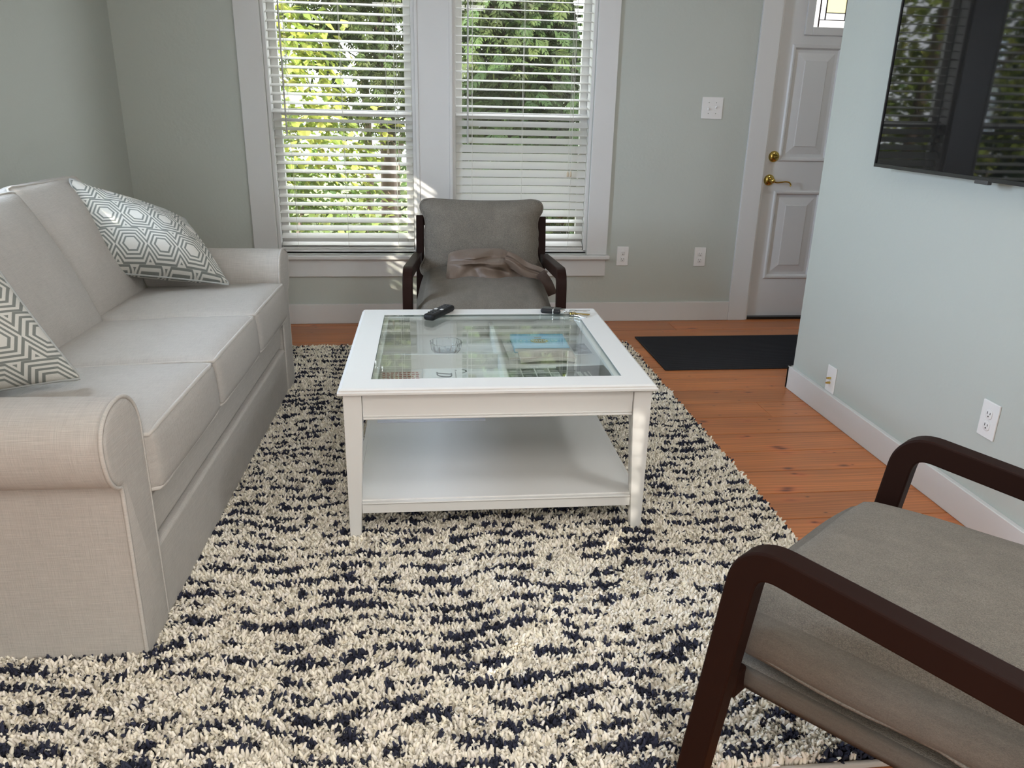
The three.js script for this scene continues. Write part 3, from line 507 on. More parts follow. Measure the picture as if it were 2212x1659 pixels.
// brown leather bag on the far chair
{
  const t = thing('leather_bag', 'crumpled brown leather bag lying on the seat of the far armchair', 'bag', [0.075, 0.545, -1.10], 0.0);
  const leatherBump = dataTex(256, 256, (u, v) => [fbm(u * 24, v * 24, 24, 51, 4)], false, 6, 6);
  const leather = std([0.14, 0.10, 0.074], 0.5, { bumpMap: leatherBump, bumpScale: 0.0008 }), dark = std([0.05, 0.028, 0.02], 0.42, { bumpMap: leatherBump, bumpScale: 0.0008 });
  const N = 44, sheet = (f) => { const pos = []; for (let i = 0; i < N; i++) for (let j = 0; j < N; j++) { const q = [[i, j], [i + 1, j], [i + 1, j + 1], [i, j], [i + 1, j + 1], [i, j + 1]]; for (const [a, b] of q) pos.push(...f((a / N) * 2 - 1, (b / N) * 2 - 1)); } const g = new THREE.BufferGeometry(); g.setAttribute('position', new THREE.Float32BufferAttribute(pos, 3)); return smoothNormals(g); };
  const topY = (u) => 0.062 + 0.03 * Math.pow(Math.max(0, 1 - u * u), 0.5) - 0.05 * smooth(0.35, 1.0, u);
  const body = (sg) => sheet((uu, v) => {
    const u = uu * sg, x = u * 0.185 + 0.008 * v, w = Math.pow(Math.max(0, (1 - u ** 4) * (1 - v ** 4)), 0.55);
    const fold = 0.020 * Math.sin(u * 3.4 + v * 2.1 + 1.2) + 0.013 * Math.sin(u * 7.0 - v * 3.2) - 0.05 * Math.exp(-((u - 0.25) ** 2 * 7 + (v + 0.05 + 0.25 * u) ** 2 * 22)) + 0.016 * Math.exp(-((v - 0.35 - 0.1 * u) ** 2 * 60)) - 0.016 * Math.exp(-((v - 0.52 - 0.22 * u) ** 2 * 120)) + 0.010 * Math.sin(u * 15 + v * 6) * smooth(-0.2, 0.9, u) - 0.012 * Math.exp(-((u + 0.35 + 0.4 * v) ** 2 * 90));
    const y = lerp(-0.062 - 0.022 * u, topY(u), (v + 1) / 2);
    return [x, y, sg * 0.055 * w + (sg > 0 ? fold * w : 0) - 0.05 * v];
  });
  obj('bag_body', [body(1), body(-1)], leather, t);
  const flap = sheet((u, v) => { const k = (u + 1) / 2, x = lerp(0.085, 0.275, k) + 0.012 * v, y = lerp(0.058, -0.022, k) + v * lerp(0.036, 0.026, k) + 0.005 * Math.sin(k * 9), z = 0.042 + 0.010 * Math.cos(v * 1.4) + 0.010 * Math.sin(k * 6 + 2 * v) + 0.028 * k - 0.012 * Math.exp(-((v - 0.3 + 0.4 * k) ** 2) * 30); return [x, y, z]; });
  obj('bag_flap', flap, leather, t);
  obj('bag_strap', [extrude(stroke([[0.25, 0.0], [0.288, -0.048], [0.312, -0.105]], 0.046, 0.02, 6), 0.006, 0.002).translate(0, 0, 0.085)], dark, t);
}

// ---------------------------------------------------------------- coffee table
{
  const t = thing('coffee_table', 'white square coffee table with glass top and open lower shelf', 'coffee table', [0, 0, 0], -0.0092);
  const S = 0.462, top = 0.513, y0 = 0.018;
  for (const [sx, sz] of [[-1, 1], [1, 1], [-1, -1], [1, -1]]) {
    const g = new THREE.BoxGeometry(0.052, 0.475, 0.052, 1, 8, 1).translate(-sx * 0.026, 0.2375, -sz * 0.026);
    warp(g, (v) => { const k = clamp((0.39 - v.y) / 0.39, 0, 1) * 0.38; v.x *= 1 - k; v.z *= 1 - k; });
    obj('leg', toCreasedNormals(g.toNonIndexed(), 0.5).translate(sx * 0.453, y0, sz * 0.453), M.tableWhite, t);
  }
  // mitred frame with a stepped edge
  const railProf = [[0, 0], [0.006, 0.004], [0.006, 0.010], [0.001, 0.013], [0.001, 0.017], [-0.006, 0.021], [-0.085, 0.021], [-0.085, 0.006], [-0.085, 0]];
  for (let k = 0; k < 4; k++) {
    const v = [], n = railProf.length, P = (i, e) => { const [o, h] = railProf[i % n], r = S + o; return V(e * r, top - 0.021 + h, r).applyAxisAngle(V(0, 1, 0), k * Math.PI / 2).toArray(); };
    for (let i = 0; i < n; i++) v.push(...P(i, -1), ...P(i, 1), ...P(i + 1, 1), ...P(i, -1), ...P(i + 1, 1), ...P(i + 1, -1));
    const g = new THREE.BufferGeometry(); g.setAttribute('position', new THREE.Float32BufferAttribute(v, 3)); g.computeVertexNormals();
    obj('top_rail', g, M.tableWhite, t);
  }
  obj('glass_top', span(-0.378, 0.378, top - 0.0075, top - 0.0015, -0.378, 0.378, 0), M.tableGlass, t);
  obj('glass_seal', [span(-0.3795, -0.3765, top - 0.008, top - 0.0012, -0.38, 0.38, 0), span(0.3765, 0.3795, top - 0.008, top - 0.0012, -0.38, 0.38, 0), span(-0.3765, 0.3765, top - 0.008, top - 0.0012, -0.3795, -0.3765, 0), span(-0.3765, 0.3765, top - 0.008, top - 0.0012, 0.3765, 0.3795, 0)], std([0.12, 0.15, 0.14], 0.5), t);
  obj('glass_ledge', [span(-0.392, -0.36, top - 0.019, top - 0.0085, -0.378, 0.378, 0.001), span(0.36, 0.392, top - 0.019, top - 0.0085, -0.378, 0.378, 0.001), span(-0.36, 0.36, top - 0.019, top - 0.0085, -0.378, -0.362, 0.001), span(-0.36, 0.36, top - 0.019, top - 0.0085, 0.362, 0.378, 0.001)], M.tableWhite, t);
  for (let k = 0; k < 4; k++) {
    const g = [bx(0.80, 0.082, 0.018, 0, 0.452, 0.432, 0.001), bx(0.80, 0.007, 0.024, 0, 0.414, 0.434, 0.003), bx(0.80, 0.004, 0.021, 0, 0.421, 0.433, 0.0015)];
    obj('apron', g.map((q) => q.rotateY(k * Math.PI / 2)), M.tableWhite, t);
  }
  obj('tray_bottom', bx(0.85, 0.008, 0.85, 0, 0.414, 0, 0.001), M.tableWhite, t);
  obj('tray_divider', bx(0.014, 0.052, 0.84, 0.037, 0.444, 0, 0.001), M.tableWhite, t);
  obj('tray_divider', bx(0.42, 0.052, 0.012, -0.18, 0.444, 0.0, 0.001), M.tableWhite, t);
  obj('shelf', [bx(0.862, 0.012, 0.862, 0, 0.138, 0, 0.002)], M.tableWhite, t);
  for (let k = 0; k < 4; k++) obj('shelf_rail', [bx(0.83, 0.03, 0.018, 0, 0.118, 0.434, 0.002), bx(0.83, 0.006, 0.024, 0, 0.137, 0.434, 0.0025)].map((q) => q.rotateY(k * Math.PI / 2)), M.tableWhite, t);
}
// things on and in the table
const GT = 0.5117, TB = 0.4182;
{
  const t = thing('remote_control', 'black remote control lying on the glass table top', 'remote control', [-0.163, GT, -0.365], -0.5);
  const g = new RoundedBoxGeometry(0.047, 0.026, 0.185, 3, 0.012); obj('remote_body', g.translate(0, 0.0132, 0), phys([0.008, 0.008, 0.009], 0.5, { specularIntensity: 0.5 }), t);
  const bm = std([0.03, 0.031, 0.034], 0.6), wm = std([0.62, 0.62, 0.6], 0.5);
  for (let r = 0; r < 8; r++) for (let c = -1; c <= 1; c++) { const white = r === 4 && c !== 0; obj('button', bx(white ? 0.011 : 0.0085, 0.0025, white ? 0.014 : 0.0085, c * 0.0125, 0.0266, -0.07 + r * 0.0185, 0.001), white ? wm : bm, t); }
}
{
  const t = thing('car_key', 'black key fob with a ring of silver keys on the glass top', 'keys', [0.315, GT, -0.375], -0.35); t.scale.setScalar(1.3);
  obj('key_fob', [new RoundedBoxGeometry(0.062, 0.016, 0.036, 3, 0.007).translate(-0.03, 0.009, 0)], std([0.013, 0.013, 0.015], 0.3), t);
  obj('fob_band', [bx(0.006, 0.0172, 0.037, -0.022, 0.009, 0, 0.003), bx(0.014, 0.012, 0.024, 0.004, 0.009, 0, 0.003)], M.chrome, t);
  obj('key_ring', new THREE.TorusGeometry(0.013, 0.0014, 6, 22).rotateX(Math.PI / 2 - 0.3).translate(0.02, 0.008, 0), M.chrome, t);
  [[0.35, 0.012], [-0.05, 0.006], [-0.45, 0.003]].forEach(([a, y], i) => obj('key', [cyl(0.0105, 0.0105, 0.002, 0.0, 0, 0, 14), bx(0.045, 0.002, 0.0075, 0.03, 0, 0, 0.0006), bx(0.02, 0.002, 0.003, 0.04, 0, 0.005, 0)].map((q) => q.translate(0.012, 0, 0).rotateY(a).translate(0.024, y, 0)), i === 1 ? M.brass : M.chrome, t));
}
function bookThing(name, label, cat, w, d, h, pos, turn, cover, spine, draw) {
  const t = thing(name, label, cat, pos, turn);
  obj('pages', bx(w - 0.006, h - 0.005, d - 0.006, -0.001, h / 2, 0, 0.001), std([0.72, 0.69, 0.62], 0.9), t);
  obj('cover', [bx(w, 0.0022, d, 0, h - 0.0011, 0, 0.0008), bx(w, 0.0022, d, 0, 0.0011, 0, 0.0008), bx(0.003, h, d, -w / 2 + 0.0015, h / 2, 0, 0.001)], std(spine, 0.4), t);
  if (draw) { const g = new THREE.PlaneGeometry(w * 0.985, d * 0.985).rotateX(-Math.PI / 2).translate(0, h + 0.0003, 0); obj('cover_print', g, new THREE.MeshStandardMaterial({ map: canvasTex(512, Math.round(512 * d / w), draw), roughness: 0.4 }), t, true); }
  return t;
}
bookThing('picture_book', 'flat white book with a dark square on its cover, under the blue book', 'book', 0.25, 0.23, 0.012, [0.2, TB, -0.195], 0.02, 0, [0.72, 0.72, 0.70], (c, w, h) => { c.fillStyle = '#d9d9d4'; c.fillRect(0, 0, w, h); c.fillStyle = '#4b514f'; c.fillRect(60, 40, 180, 190); c.fillStyle = '#6a706c'; c.fillRect(60, 250, 180, 130); });
bookThing('travel_book', 'light blue book with a round golden shell emblem on its cover', 'book', 0.205, 0.185, 0.018, [0.208, TB + 0.0125, -0.22], -0.02, 0, [0.25, 0.5, 0.66], (c, w, h) => {
  const g = c.createLinearGradient(0, 0, 0, h); g.addColorStop(0, '#6fb3d6'); g.addColorStop(1, '#a8d0e4'); c.fillStyle = g; c.fillRect(0, 0, w, h);
  c.fillStyle = '#a59a62'; c.beginPath(); c.ellipse(w / 2, h * 0.52, 85, 70, 0, 0, 7); c.fill(); c.fillStyle = '#7d7a63'; c.fillRect(w / 2 - 35, h * 0.22, 70, 40);
  c.strokeStyle = '#e8e2c8'; c.lineWidth = 7; for (let i = -3; i <= 3; i++) { c.beginPath(); c.moveTo(w / 2 + i * 24, h * 0.42); c.lineTo(w / 2 + i * 16, h * 0.60); c.stroke(); } c.fillStyle = '#c9dfe9'; for (let i = 0; i < 10; i++) c.fillRect(70 + i * 38, h * 0.47, 20, 22); });
{ const t = thing('magazine', 'rolled cream magazine lying in front of the blue book', 'magazine', [0.215, TB, -0.07], 0); obj('pages', extrude(stroke([[-0.1, 0.012], [-0.03, 0.019], [0.06, 0.020], [0.1, 0.012]], 0.014, 0.04, 6), 0.085, 0.002).translate(0, 0, -0.0425), std([0.66, 0.62, 0.55], 0.7), t); obj('cover', extrude(stroke([[-0.1, 0.020], [-0.03, 0.027], [0.06, 0.028], [0.1, 0.020]], 0.002, 0.04, 6), 0.087, 0).translate(0, 0, -0.0435), std([0.6, 0.5, 0.42], 0.4), t); }
{ const t = thing('photo_print', 'grey photograph lying at the right of the blue book', 'photograph', [0.355, TB, -0.2], 0.05); obj('paper', bx(0.09, 0.003, 0.14, 0, 0.0015, 0, 0.0005), std([0.75, 0.75, 0.73], 0.4), t); obj('print', new THREE.PlaneGeometry(0.08, 0.13).rotateX(-Math.PI / 2).translate(0, 0.0033, 0), new THREE.MeshStandardMaterial({ roughness: 0.35, map: canvasTex(128, 208, (c, w, h) => { for (let y = 0; y < h; y += 4) for (let x = 0; x < w; x += 4) { const k = Math.round(90 + 130 * fbm(x / 26, y / 22, 0, 81, 4)); c.fillStyle = `rgb(${k},${k + 3},${k + 8})`; c.fillRect(x, y, 4, 4); } }) }), t, true); }
bookThing('dark_book', 'black hardcover book with pale title lines at the right front', 'book', 0.17, 0.22, 0.02, [0.318, TB, 0.165], 0.06, 0, [0.02, 0.021, 0.022], (c, w, h) => { c.fillStyle = '#24282a'; c.fillRect(0, 0, w, h); c.save(); c.translate(w / 2, h / 2); c.fillStyle = '#9a9c93'; c.fillRect(-90, -150, 46, 250); c.fillRect(-20, -120, 26, 220); c.fillRect(30, -150, 14, 250); c.restore(); });
bookThing('collage_book', 'book with a grid of small dark photographs on its cover', 'book', 0.2, 0.21, 0.015, [0.15, TB, 0.16], 0.0, 0, [0.12, 0.13, 0.12], (c, w, h) => { c.fillStyle = '#b9bab4'; c.fillRect(0, 0, w, h); for (let i = 0; i < 4; i++) for (let j = 0; j < 4; j++) { const k = 40 + Math.round(90 * hash(i, j, 91)); c.fillStyle = `rgb(${k},${k + 4},${k})`; c.fillRect(14 + i * 124, 14 + j * 130, 112, 116); c.fillStyle = `rgb(${k + 50},${k + 52},${k + 46})`; c.fillRect(30 + i * 124, 60 + j * 130, 60, 50); } });
bookThing('script_book', 'white book with large black script lettering beside the red-lettered booklet', 'book', 0.15, 0.2, 0.02, [-0.155, TB, 0.16], 0.0, 0, [0.72, 0.72, 0.71], (c, w, h) => {
  c.fillStyle = '#dcdcd8'; c.fillRect(0, 0, w, h); c.save(); c.translate(w * 0.42, h * 0.36); c.rotate(Math.PI / 2); c.fillStyle = '#23262a'; c.font = 'italic bold 250px serif'; c.textAlign = 'center'; c.fillText('De', 40, 60); c.restore(); c.fillStyle = '#8b8d88'; c.fillRect(w * 0.72, 60, 22, 40); c.fillRect(w * 0.72, 120, 10, 220); c.strokeStyle = '#23262a'; c.lineWidth = 20; c.beginPath(); c.arc(w * 0.86, 110, 60, -1.4, 1.4); c.stroke(); });
bookThing('red_booklet', 'pale booklet printed with rows of red lettering at the left front', 'book', 0.14, 0.2, 0.012, [-0.30, TB, 0.16], 0.03, 0, [0.66, 0.62, 0.58], (c, w, h) => { c.fillStyle = '#d8cfc6'; c.fillRect(0, 0, w, h); c.fillStyle = '#a04c3c'; for (let j = 0; j < 9; j++) for (let i = 0; i < 9; i++) c.fillRect(30 + i * 51, 40 + j * 72, 22 + 20 * hash(i, j, 93), 42); });
{ // cut-glass bowl in the back left compartment
  const t = thing('glass_bowl', 'small cut-glass bowl in the tray under the remote control', 'bowl', [-0.145, TB, -0.13]);
  const g = new THREE.LatheGeometry([[0.0, 0.004], [0.03, 0.004], [0.034, 0.008], [0.052, 0.03], [0.058, 0.058], [0.054, 0.058], [0.048, 0.032], [0.03, 0.012], [0, 0.011]].map((q) => new THREE.Vector2(...q)), 40);
  warp(g, (v) => { const a = Math.atan2(v.z, v.x), k = 1 + 0.03 * Math.sign(Math.sin(a * 12 + v.y * 90)) * (v.y > 0.01 ? 1 : 0); v.x *= k; v.z *= k; });
  obj('bowl', toCreasedNormals(g.toNonIndexed(), 0.3), phys([0.93, 0.96, 0.98], 0.03, { transmission: 1, thickness: 0.004, ior: 1.5 }), t);
  obj('pebble', [0, 1, 2, 3, 4, 5].map((i) => new THREE.IcosahedronGeometry(0.010 + 0.003 * hash(i, 1, 2), 1).scale(1.2, 0.7, 1).translate(0.02 * Math.cos(i * 1.1), 0.019, 0.02 * Math.sin(i * 1.1))), std([0.3, 0.34, 0.38], 0.2), t);
}
{ const t = thing('paper_sheet', 'white folded paper lying at the back of the lower table shelf', 'paper', [-0.2, 0.1442, -0.30], 0.0); obj('sheet', [bx(0.41, 0.003, 0.24, 0, 0.0015, 0, 0.0008), bx(0.405, 0.002, 0.236, 0.002, 0.0045, 0.001, 0.0006).rotateX(0.006)], std([0.72, 0.74, 0.8], 0.6), t); }

// ---------------------------------------------------------------- television
{
  const x = 1.49, z0 = -0.325, z1 = 0.905, y0 = 1.092, y1 = 1.80;
  const t = thing('television', 'large black flat-screen television mounted on the right wall', 'television', [x, (y0 + y1) / 2, (z0 + z1) / 2]);
  const w = z1 - z0, h = y1 - y0, body = std([0.016, 0.016, 0.017], 0.35);
  obj('screen', bx(0.004, h - 0.016, w - 0.012, 0.004, 0.003, 0, 0), phys([0.004, 0.004, 0.0045], 0.03, { ior: 1.5, specularIntensity: 0.5 }), t);
  obj('bezel', [bx(0.022, 0.006, w, 0.008, h / 2 - 0.003, 0, 0.001), bx(0.022, 0.012, w, 0.008, -h / 2 + 0.006, 0, 0.001), bx(0.022, h, 0.005, 0.008, 0, w / 2 - 0.0025, 0.001), bx(0.022, h, 0.005, 0.008, 0, -w / 2 + 0.0025, 0.001)], body, t);
  obj('back_housing', [bx(0.012, h - 0.01, w - 0.01, 0.014, 0, 0, 0.002), bx(0.03, h * 0.6, w * 0.7, 0.034, -0.08, 0, 0.008)], body, t);
  obj('sensor', bx(0.016, 0.012, 0.06, 0.003, -h / 2 - 0.003, w / 2 - 0.62, 0.002), std([0.06, 0.06, 0.062], 0.3), t);
  obj('wall_mount', bx(0.03, 0.3, 0.4, 0.058, 0, 0, 0.003), body, t);
}
// ---------------------------------------------------------------- door mat
{
  const t = thing('door_mat', 'black ribbed door mat on the wood floor in front of the door', 'door mat', [1.53, 0, -1.465], 0.0);
  const mm = dataTex(256, 256, (u, v, x, y) => { const k = hash(x, y, 13); const s = k > 0.995 ? 0.4 : 0.10 + 0.06 * k; return [s, s, s * 1.12]; }, true, 1.5, 1.5);
  obj('mat_body', [bx(1.02, 0.006, 0.62, 0, 0.003, 0, 0.002)], std([1, 1, 1.05], 0.95, { map: mm }), t);
  obj('mat_rib', Array.from({ length: 60 }, (_, i) => bx(1.0, 0.0022, 0.005, 0, 0.0068, -0.295 + i * 0.01, 0)), std([0.018, 0.019, 0.024], 0.95), t);
}
// ---------------------------------------------------------------- shag rug
{
  const x0 = -1.5, x1 = 0.915, z0 = -1.575, z1 = 1.40;
  const t = thing('shag_rug', 'cream shag rug with broken navy zigzag stripes under the table', 'rug');
  const navy = (x, z) => {   // broken wavy stripes across the room
    const w = z + 0.018 * Math.sin(x * 15 + 2 * Math.sin(z * 3)) + 0.07 * (fbm(x * 5, z * 5, 0, 101, 3) - 0.5), s = Math.abs(((w / 0.062) % 1 + 1) % 1 - 0.5) * 2;
    return s > 0.72 + 1.1 * (fbm(x * 15, z * 24, 0, 105, 3) - 0.47) + 0.75 * (vnoise(x * 48, z * 40, 0, 108) - 0.5);
  };
  const backing = dataTex(512, 512, (u, v) => { const d = navy(x0 + u * (x1 - x0), z0 + v * (z1 - z0)); return d ? [0.14, 0.15, 0.2] : [0.6, 0.57, 0.5]; });
  const bg = tidy(bx(x1 - x0, 0.008, z1 - z0, (x0 + x1) / 2, 0.004, (z0 + z1) / 2, 0)), bp = bg.attributes.position; for (let i = 0; i < bp.count; i++) bg.attributes.uv.setXY(i, (bp.getX(i) - x0) / (x1 - x0), (bp.getZ(i) - z0) / (z1 - z0));
  obj('backing', bg, std([1, 1, 1], 1, { map: backing }), t, true);
  obj('binding', [span(x0, x1, 0.0, 0.016, z1, z1 + 0.012, 0.005), span(x0, x1, 0.0, 0.012, z0 - 0.01, z0, 0.004)], std([0.62, 0.59, 0.53], 0.95), t);
  // one yarn tuft: a bent, tapering strand
  const yarn = (() => { const c = new THREE.CatmullRomCurve3([V(0, 0, 0), V(0.0005, 0.011, 0), V(0.003, 0.021, 0), V(0.0085, 0.0285, 0)]), g = new THREE.TubeGeometry(c, 4, 0.0031, 5, false); const p = g.attributes.position; for (let i = 0; i <= 4; i++) { const k = [0.75, 1, 1.12, 1.1, 0.6][i], q = c.getPointAt(i / 4); for (let j = 0; j <= 5; j++) { const o = i * 6 + j; p.setXYZ(o, q.x + (p.getX(o) - q.x) * k, q.y + (p.getY(o) - q.y) * k, q.z + (p.getZ(o) - q.z) * k); } } g.computeVertexNormals(); return tidy(g); })();
  const spots = [], step = 0.0060;
  for (let z = z0 - 0.004; z < z1; z += step) for (let x = x0; x < x1 + 0.004; x += step) {
    if (x < -0.98 && z < 0.9 && z > -1.35) continue;            // under the sofa
    spots.push([x + rr(-0.5, 0.5) * step, z + rr(-0.5, 0.5) * step]);
  }
  const mesh = new THREE.InstancedMesh(yarn, std([1, 1, 1], 0.95), spots.length), m = new THREE.Matrix4(), q = new THREE.Quaternion(), e = new THREE.Euler(), col = new THREE.Color();
  spots.forEach(([x, z], i) => {
    const flow = 6.283 * fbm(x * 9, z * 9, 0, 111, 2) * 2, a = flow + rr(-2.6, 2.6), s = rr(0.8, 1.25);
    e.set(rr(-0.3, 0.3), a, rr(-0.35, 0.25)); q.setFromEuler(e); m.compose(V(x, 0.004, z), q, V(s * rr(0.9, 1.2), s, s * rr(0.9, 1.2))); mesh.setMatrixAt(i, m);
    if (navy(x, z)) { const k = rr(0.6, 1.3); col.setRGB(0.028 * k, 0.031 * k, 0.056 * k); } else { const k = rr(0.86, 1.08); col.setRGB(0.92 * k, 0.855 * k, 0.745 * k * rr(0.94, 1.02)); }
    mesh.setColorAt(i, col);
  });
  mesh.name = 'pile'; mesh.userData.kind = 'stuff'; mesh.castShadow = mesh.receiveShadow = true; t.add(mesh);
}

// ---------------------------------------------------------------- garden outside the windows
{
  struct('ground', span(-14, 14, -0.7, -0.55, -24, ZB - T - 0.02, 0), std([0.16, 0.19, 0.07], 1));
  const bark = std([0.17, 0.125, 0.10], 0.95), leafM = (c) => phys(c, 0.6, { transmission: 0.35, thickness: 0, specularIntensity: 0.3 });
  const leafGeo = (() => { const g = new THREE.BufferGeometry(); g.setAttribute('position', new THREE.Float32BufferAttribute([0, 0, 0, 0.32, 0.08, 0.45, 0, 0, 1, 0, 0, 0, 0, 0, 1, -0.32, 0.08, 0.45], 3)); g.computeVertexNormals(); return tidy(g); })();
  const frondGeo = (() => { const v = []; const blade = (x, z, a, l, w) => { const dx = Math.sin(a), dz = Math.cos(a), px = dz * w, pz = -dx * w; v.push(x - px * 0.3, 0, z - pz * 0.3, x + dx * l * 0.5 + px, 0.02, z + dz * l * 0.5 + pz, x + dx * l, -0.04, z + dz * l, x - px * 0.3, 0, z - pz * 0.3, x + dx * l, -0.04, z + dz * l, x + dx * l * 0.5 - px, 0.02, z + dz * l * 0.5 - pz); }; blade(0, 0, 0, 1, 0.06); for (let i = 0; i < 4; i++) for (const s of [1, -1]) blade(0, 0.12 + i * 0.2, s * 0.75, 0.5 - i * 0.08, 0.075); const g = new THREE.BufferGeometry(); g.setAttribute('position', new THREE.Float32BufferAttribute(v, 3)); g.computeVertexNormals(); return tidy(g); })();
  const m = new THREE.Matrix4(), q = new THREE.Quaternion(), e = new THREE.Euler(), col = new THREE.Color();
  // clumps = [x, y, z, rx, ry, rz] ellipsoids; leaves lie near their surfaces, bunched on twigs
  function plant(name, label, cat, base, clumps, count, geo, size, tint, trunks, droop = 0.4, group) {
    const t = thing(name, label, cat, base, 0, group), mesh = new THREE.InstancedMesh(geo, leafM([1, 1, 1]), count); let twig = [0, 0, 0, 0], left = 0;
    const wsum = clumps.reduce((a, c) => a + c[3] * c[4], 0);
    for (let i = 0; i < count; i++) {
      if (left-- <= 0) {
        let w = rnd() * wsum, c = clumps[0]; for (const k of clumps) { c = k; if ((w -= k[3] * k[4]) < 0) break; }
        const th = rr(0, 6.283), cy = rr(-1, 1), sy = Math.sqrt(1 - cy * cy), rad = Math.pow(rnd(), 0.4); twig = [c[0] + c[3] * sy * Math.cos(th) * rad, c[1] + c[4] * cy * rad, c[2] + c[5] * sy * Math.sin(th) * rad, th]; left = 9;
      }
      const s = size * rr(0.6, 1.35), sp = size * 1.5;
      e.set(droop + rr(-0.7, 0.7), Math.PI / 2 - twig[3] + rr(-1.2, 1.2), rr(-0.6, 0.6), 'YXZ'); q.setFromEuler(e);
      m.compose(V(twig[0] + rr(-sp, sp), twig[1] + rr(-sp, sp), twig[2] + rr(-sp, sp)), q, V(s, s, s)); mesh.setMatrixAt(i, m);
      const k = rr(0.6, 1.35); col.setRGB(tint[0] * k * rr(0.85, 1.2), tint[1] * k, tint[2] * k); mesh.setColorAt(i, col);
    }
    mesh.name = 'foliage'; mesh.userData.kind = 'stuff'; mesh.castShadow = mesh.receiveShadow = true; t.add(mesh);
    for (const [pts, r] of trunks) obj('trunk', tube(pts, r, false, 20, 8), bark, t);
    return t;
  }
  const G = -0.55;
  plant('broadleaf_tree', 'bright yellow-green broadleaf tree at the upper left outside the left window', 'tree', [-1.75, G, -5.2], [[0, 2.6, 0, 0.75, 0.9, 0.8], [-1.2, 2.4, 0.2, 0.9, 1.2, 0.8], [0.2, 3.9, -0.3, 1.2, 0.8, 1.0], [-0.3, 1.5, 0.1, 0.5, 0.45, 0.5], [-2.6, 3.0, 0, 1.0, 1.4, 0.8], [0.35, 2.0, -0.3, 0.55, 0.5, 0.5], [-0.2, 1.2, -0.4, 0.7, 0.5, 0.5], [0.65, 1.45, -0.6, 0.55, 0.6, 0.4]], 7600, leafGeo, 0.11, [0.340, 0.400, 0.085], [[[[0, 0, 0], [0.05, 1.2, 0], [-0.05, 2.4, 0], [-0.2, 3.6, 0]], 0.06], [[[-0.05, 1.6, 0], [-0.7, 2.3, 0.1], [-1.5, 2.9, 0.1]], 0.025]], 0.5);
  plant('conifer_tree', 'dark conifer with bare purplish trunks at the right of the left window', 'tree', [-0.62, G, -6.6], [[0.15, 3.0, 0, 0.7, 0.65, 0.7], [0, 4.2, 0, 0.8, 0.9, 0.8], [-0.55, 2.55, 0.3, 0.45, 0.35, 0.4], [0.2, 2.0, 0.4, 0.5, 0.3, 0.4]], 3400, frondGeo, 0.2, [0.070, 0.100, 0.030], [[[[0, 0, 0], [0.03, 1.2, 0], [0, 3.6, 0]], 0.085], [[[0.32, 0, 0.2], [0.3, 1.4, 0.2], [0.36, 3.4, 0.1]], 0.06], [[[-0.22, 0, -0.3], [-0.2, 1.4, -0.3], [-0.26, 3.2, -0.3]], 0.045]], 0.9);
  plant('cedar_tree', 'dense dark green cedar filling the upper half of the right window', 'tree', [0.75, G, -5.1], [[0, 2.1, 0, 0.85, 0.75, 0.7], [0.05, 1.2, 0, 0.9, 0.6, 0.7], [-0.1, 3.1, 0, 0.65, 0.7, 0.6], [0.3, 0.6, 0.2, 0.8, 0.4, 0.5]], 6500, frondGeo, 0.2, [0.058, 0.095, 0.028], [[[[0, 0, 0], [0, 1.6, 0], [0, 3.4, 0]], 0.08]], 0.7);
  plant('broadleaf_tree', 'pale yellow-green tree at the upper right behind the cedar', 'tree', [1.9, G, -7.6], [[0, 2.9, 0, 0.9, 0.8, 0.8], [-0.9, 3.9, 0, 0.9, 0.7, 0.8], [0.6, 1.7, 0, 0.8, 0.7, 0.6]], 2600, leafGeo, 0.13, [0.230, 0.275, 0.070], [[[[0, 0, 0], [0.05, 1.4, 0], [0, 3.4, 0]], 0.07]], 0.5);
  plant('low_shrub', 'low light green shrub below the broadleaf tree outside the left window', 'shrub', [-1.55, G, -5.9], [[0, 0.75, 0, 0.75, 0.6, 0.5], [0.7, 0.55, 0.3, 0.5, 0.45, 0.4], [-0.7, 1.1, -0.2, 0.6, 0.6, 0.4]], 2400, leafGeo, 0.1, [0.165, 0.230, 0.060], [[[[0, 0, 0], [0, 0.4, 0], [0.1, 0.8, 0]], 0.02]], 0.4);
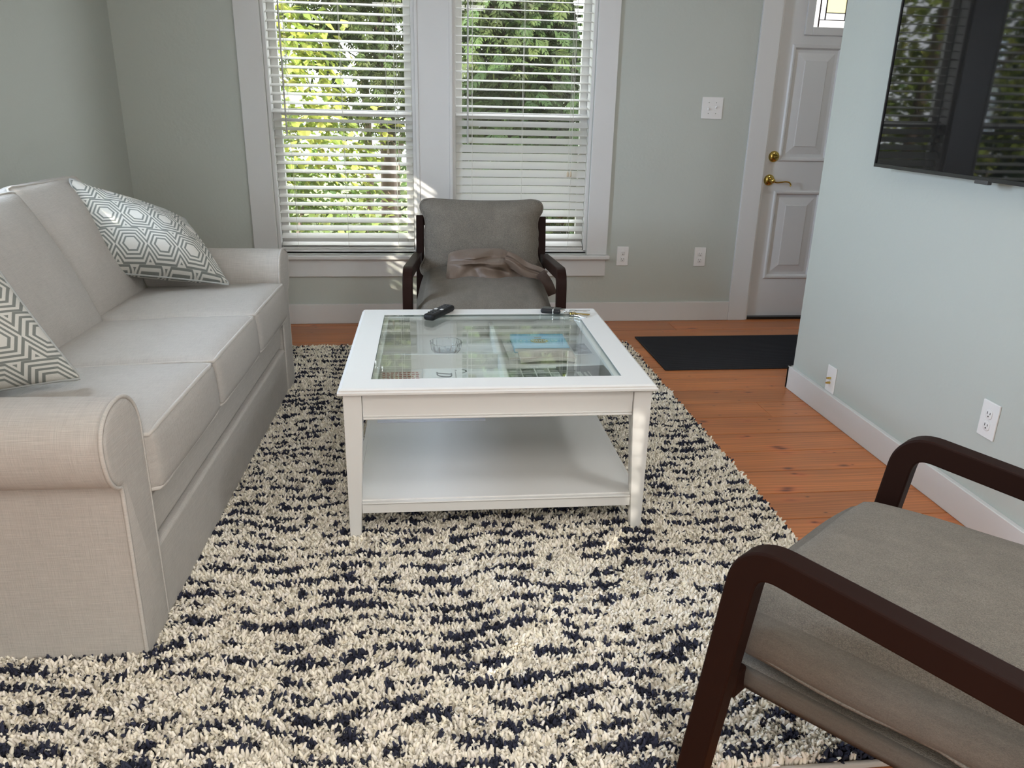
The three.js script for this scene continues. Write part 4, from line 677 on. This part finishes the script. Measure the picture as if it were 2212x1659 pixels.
  plant('low_shrub', 'low light green shrub at the foot of the cedar outside the right window', 'shrub', [1.15, G, -4.4], [[0, 0.4, 0, 0.75, 0.4, 0.4], [-0.9, 0.35, 0.1, 0.5, 0.3, 0.4]], 1700, leafGeo, 0.09, [0.165, 0.225, 0.065], [[[[0, 0, 0], [0, 0.3, 0], [0.1, 0.6, 0]], 0.018]], 0.4);
  plant('hedge', 'distant green hedge along the far side of the garden', 'hedge', [-0.6, G, -10.5], [[-3.5, 1.2, 0, 1.6, 1.3, 0.8], [-1.2, 0.9, 0, 1.5, 0.95, 0.8], [1.2, 1.0, 0, 1.6, 1.1, 0.8], [3.6, 1.3, 0, 1.6, 1.5, 0.8], [-6.2, 1.8, 0, 1.8, 2.0, 0.8], [-4.6, 3.2, 0, 1.6, 1.6, 0.8], [-2.4, 2.3, -0.4, 1.2, 0.9, 0.7]], 6500, leafGeo, 0.17, [0.110, 0.165, 0.050], [[[[0, 0, 0], [0, 0.8, 0], [0.1, 1.4, 0]], 0.04]], 0.4);
  plant('conifer_tree', 'tall conifer left of the broadleaf tree, seen reflected in the television', 'tree', [-4.6, G, -6.4], [[0, 1.6, 0, 1.0, 1.1, 0.9], [0, 3.2, 0, 0.8, 1.2, 0.8], [1.2, 1.0, 0, 0.7, 0.7, 0.6]], 3000, frondGeo, 0.24, [0.070, 0.120, 0.043], [[[[0, 0, 0], [0, 2, 0], [0, 4.2, 0]], 0.09]], 0.8);
  plant('broadleaf_tree', 'unseen young broadleaf tree beside the house, dappling the sun at the side window above the sofa', 'tree', [-3.6, G, 1.75], [[0, 3.2, 0, 0.9, 0.6, 0.9], [0.3, 2.5, 0.1, 0.5, 0.35, 0.5]], 800, leafGeo, 0.11, [0.150, 0.210, 0.050], [[[[0, 0, 0], [0.05, 1.4, 0], [0, 3.2, 0]], 0.04]], 0.5);  // out of view, placed to break up the sun on the back wall
  plant('broadleaf_tree', 'unseen young broadleaf tree beside the house, dappling the sun at the side window behind the camera', 'tree', [-3.2, G, 5.1], [[0, 2.5, 0, 0.6, 0.7, 0.6]], 600, leafGeo, 0.08, [0.150, 0.210, 0.050], [[[[0, 0, 0], [0.05, 1.4, 0], [0, 2.6, 0]], 0.04]], 0.5);  // out of view, placed to dapple the sun streak on the rug
}
renderer.render(scene, camera);
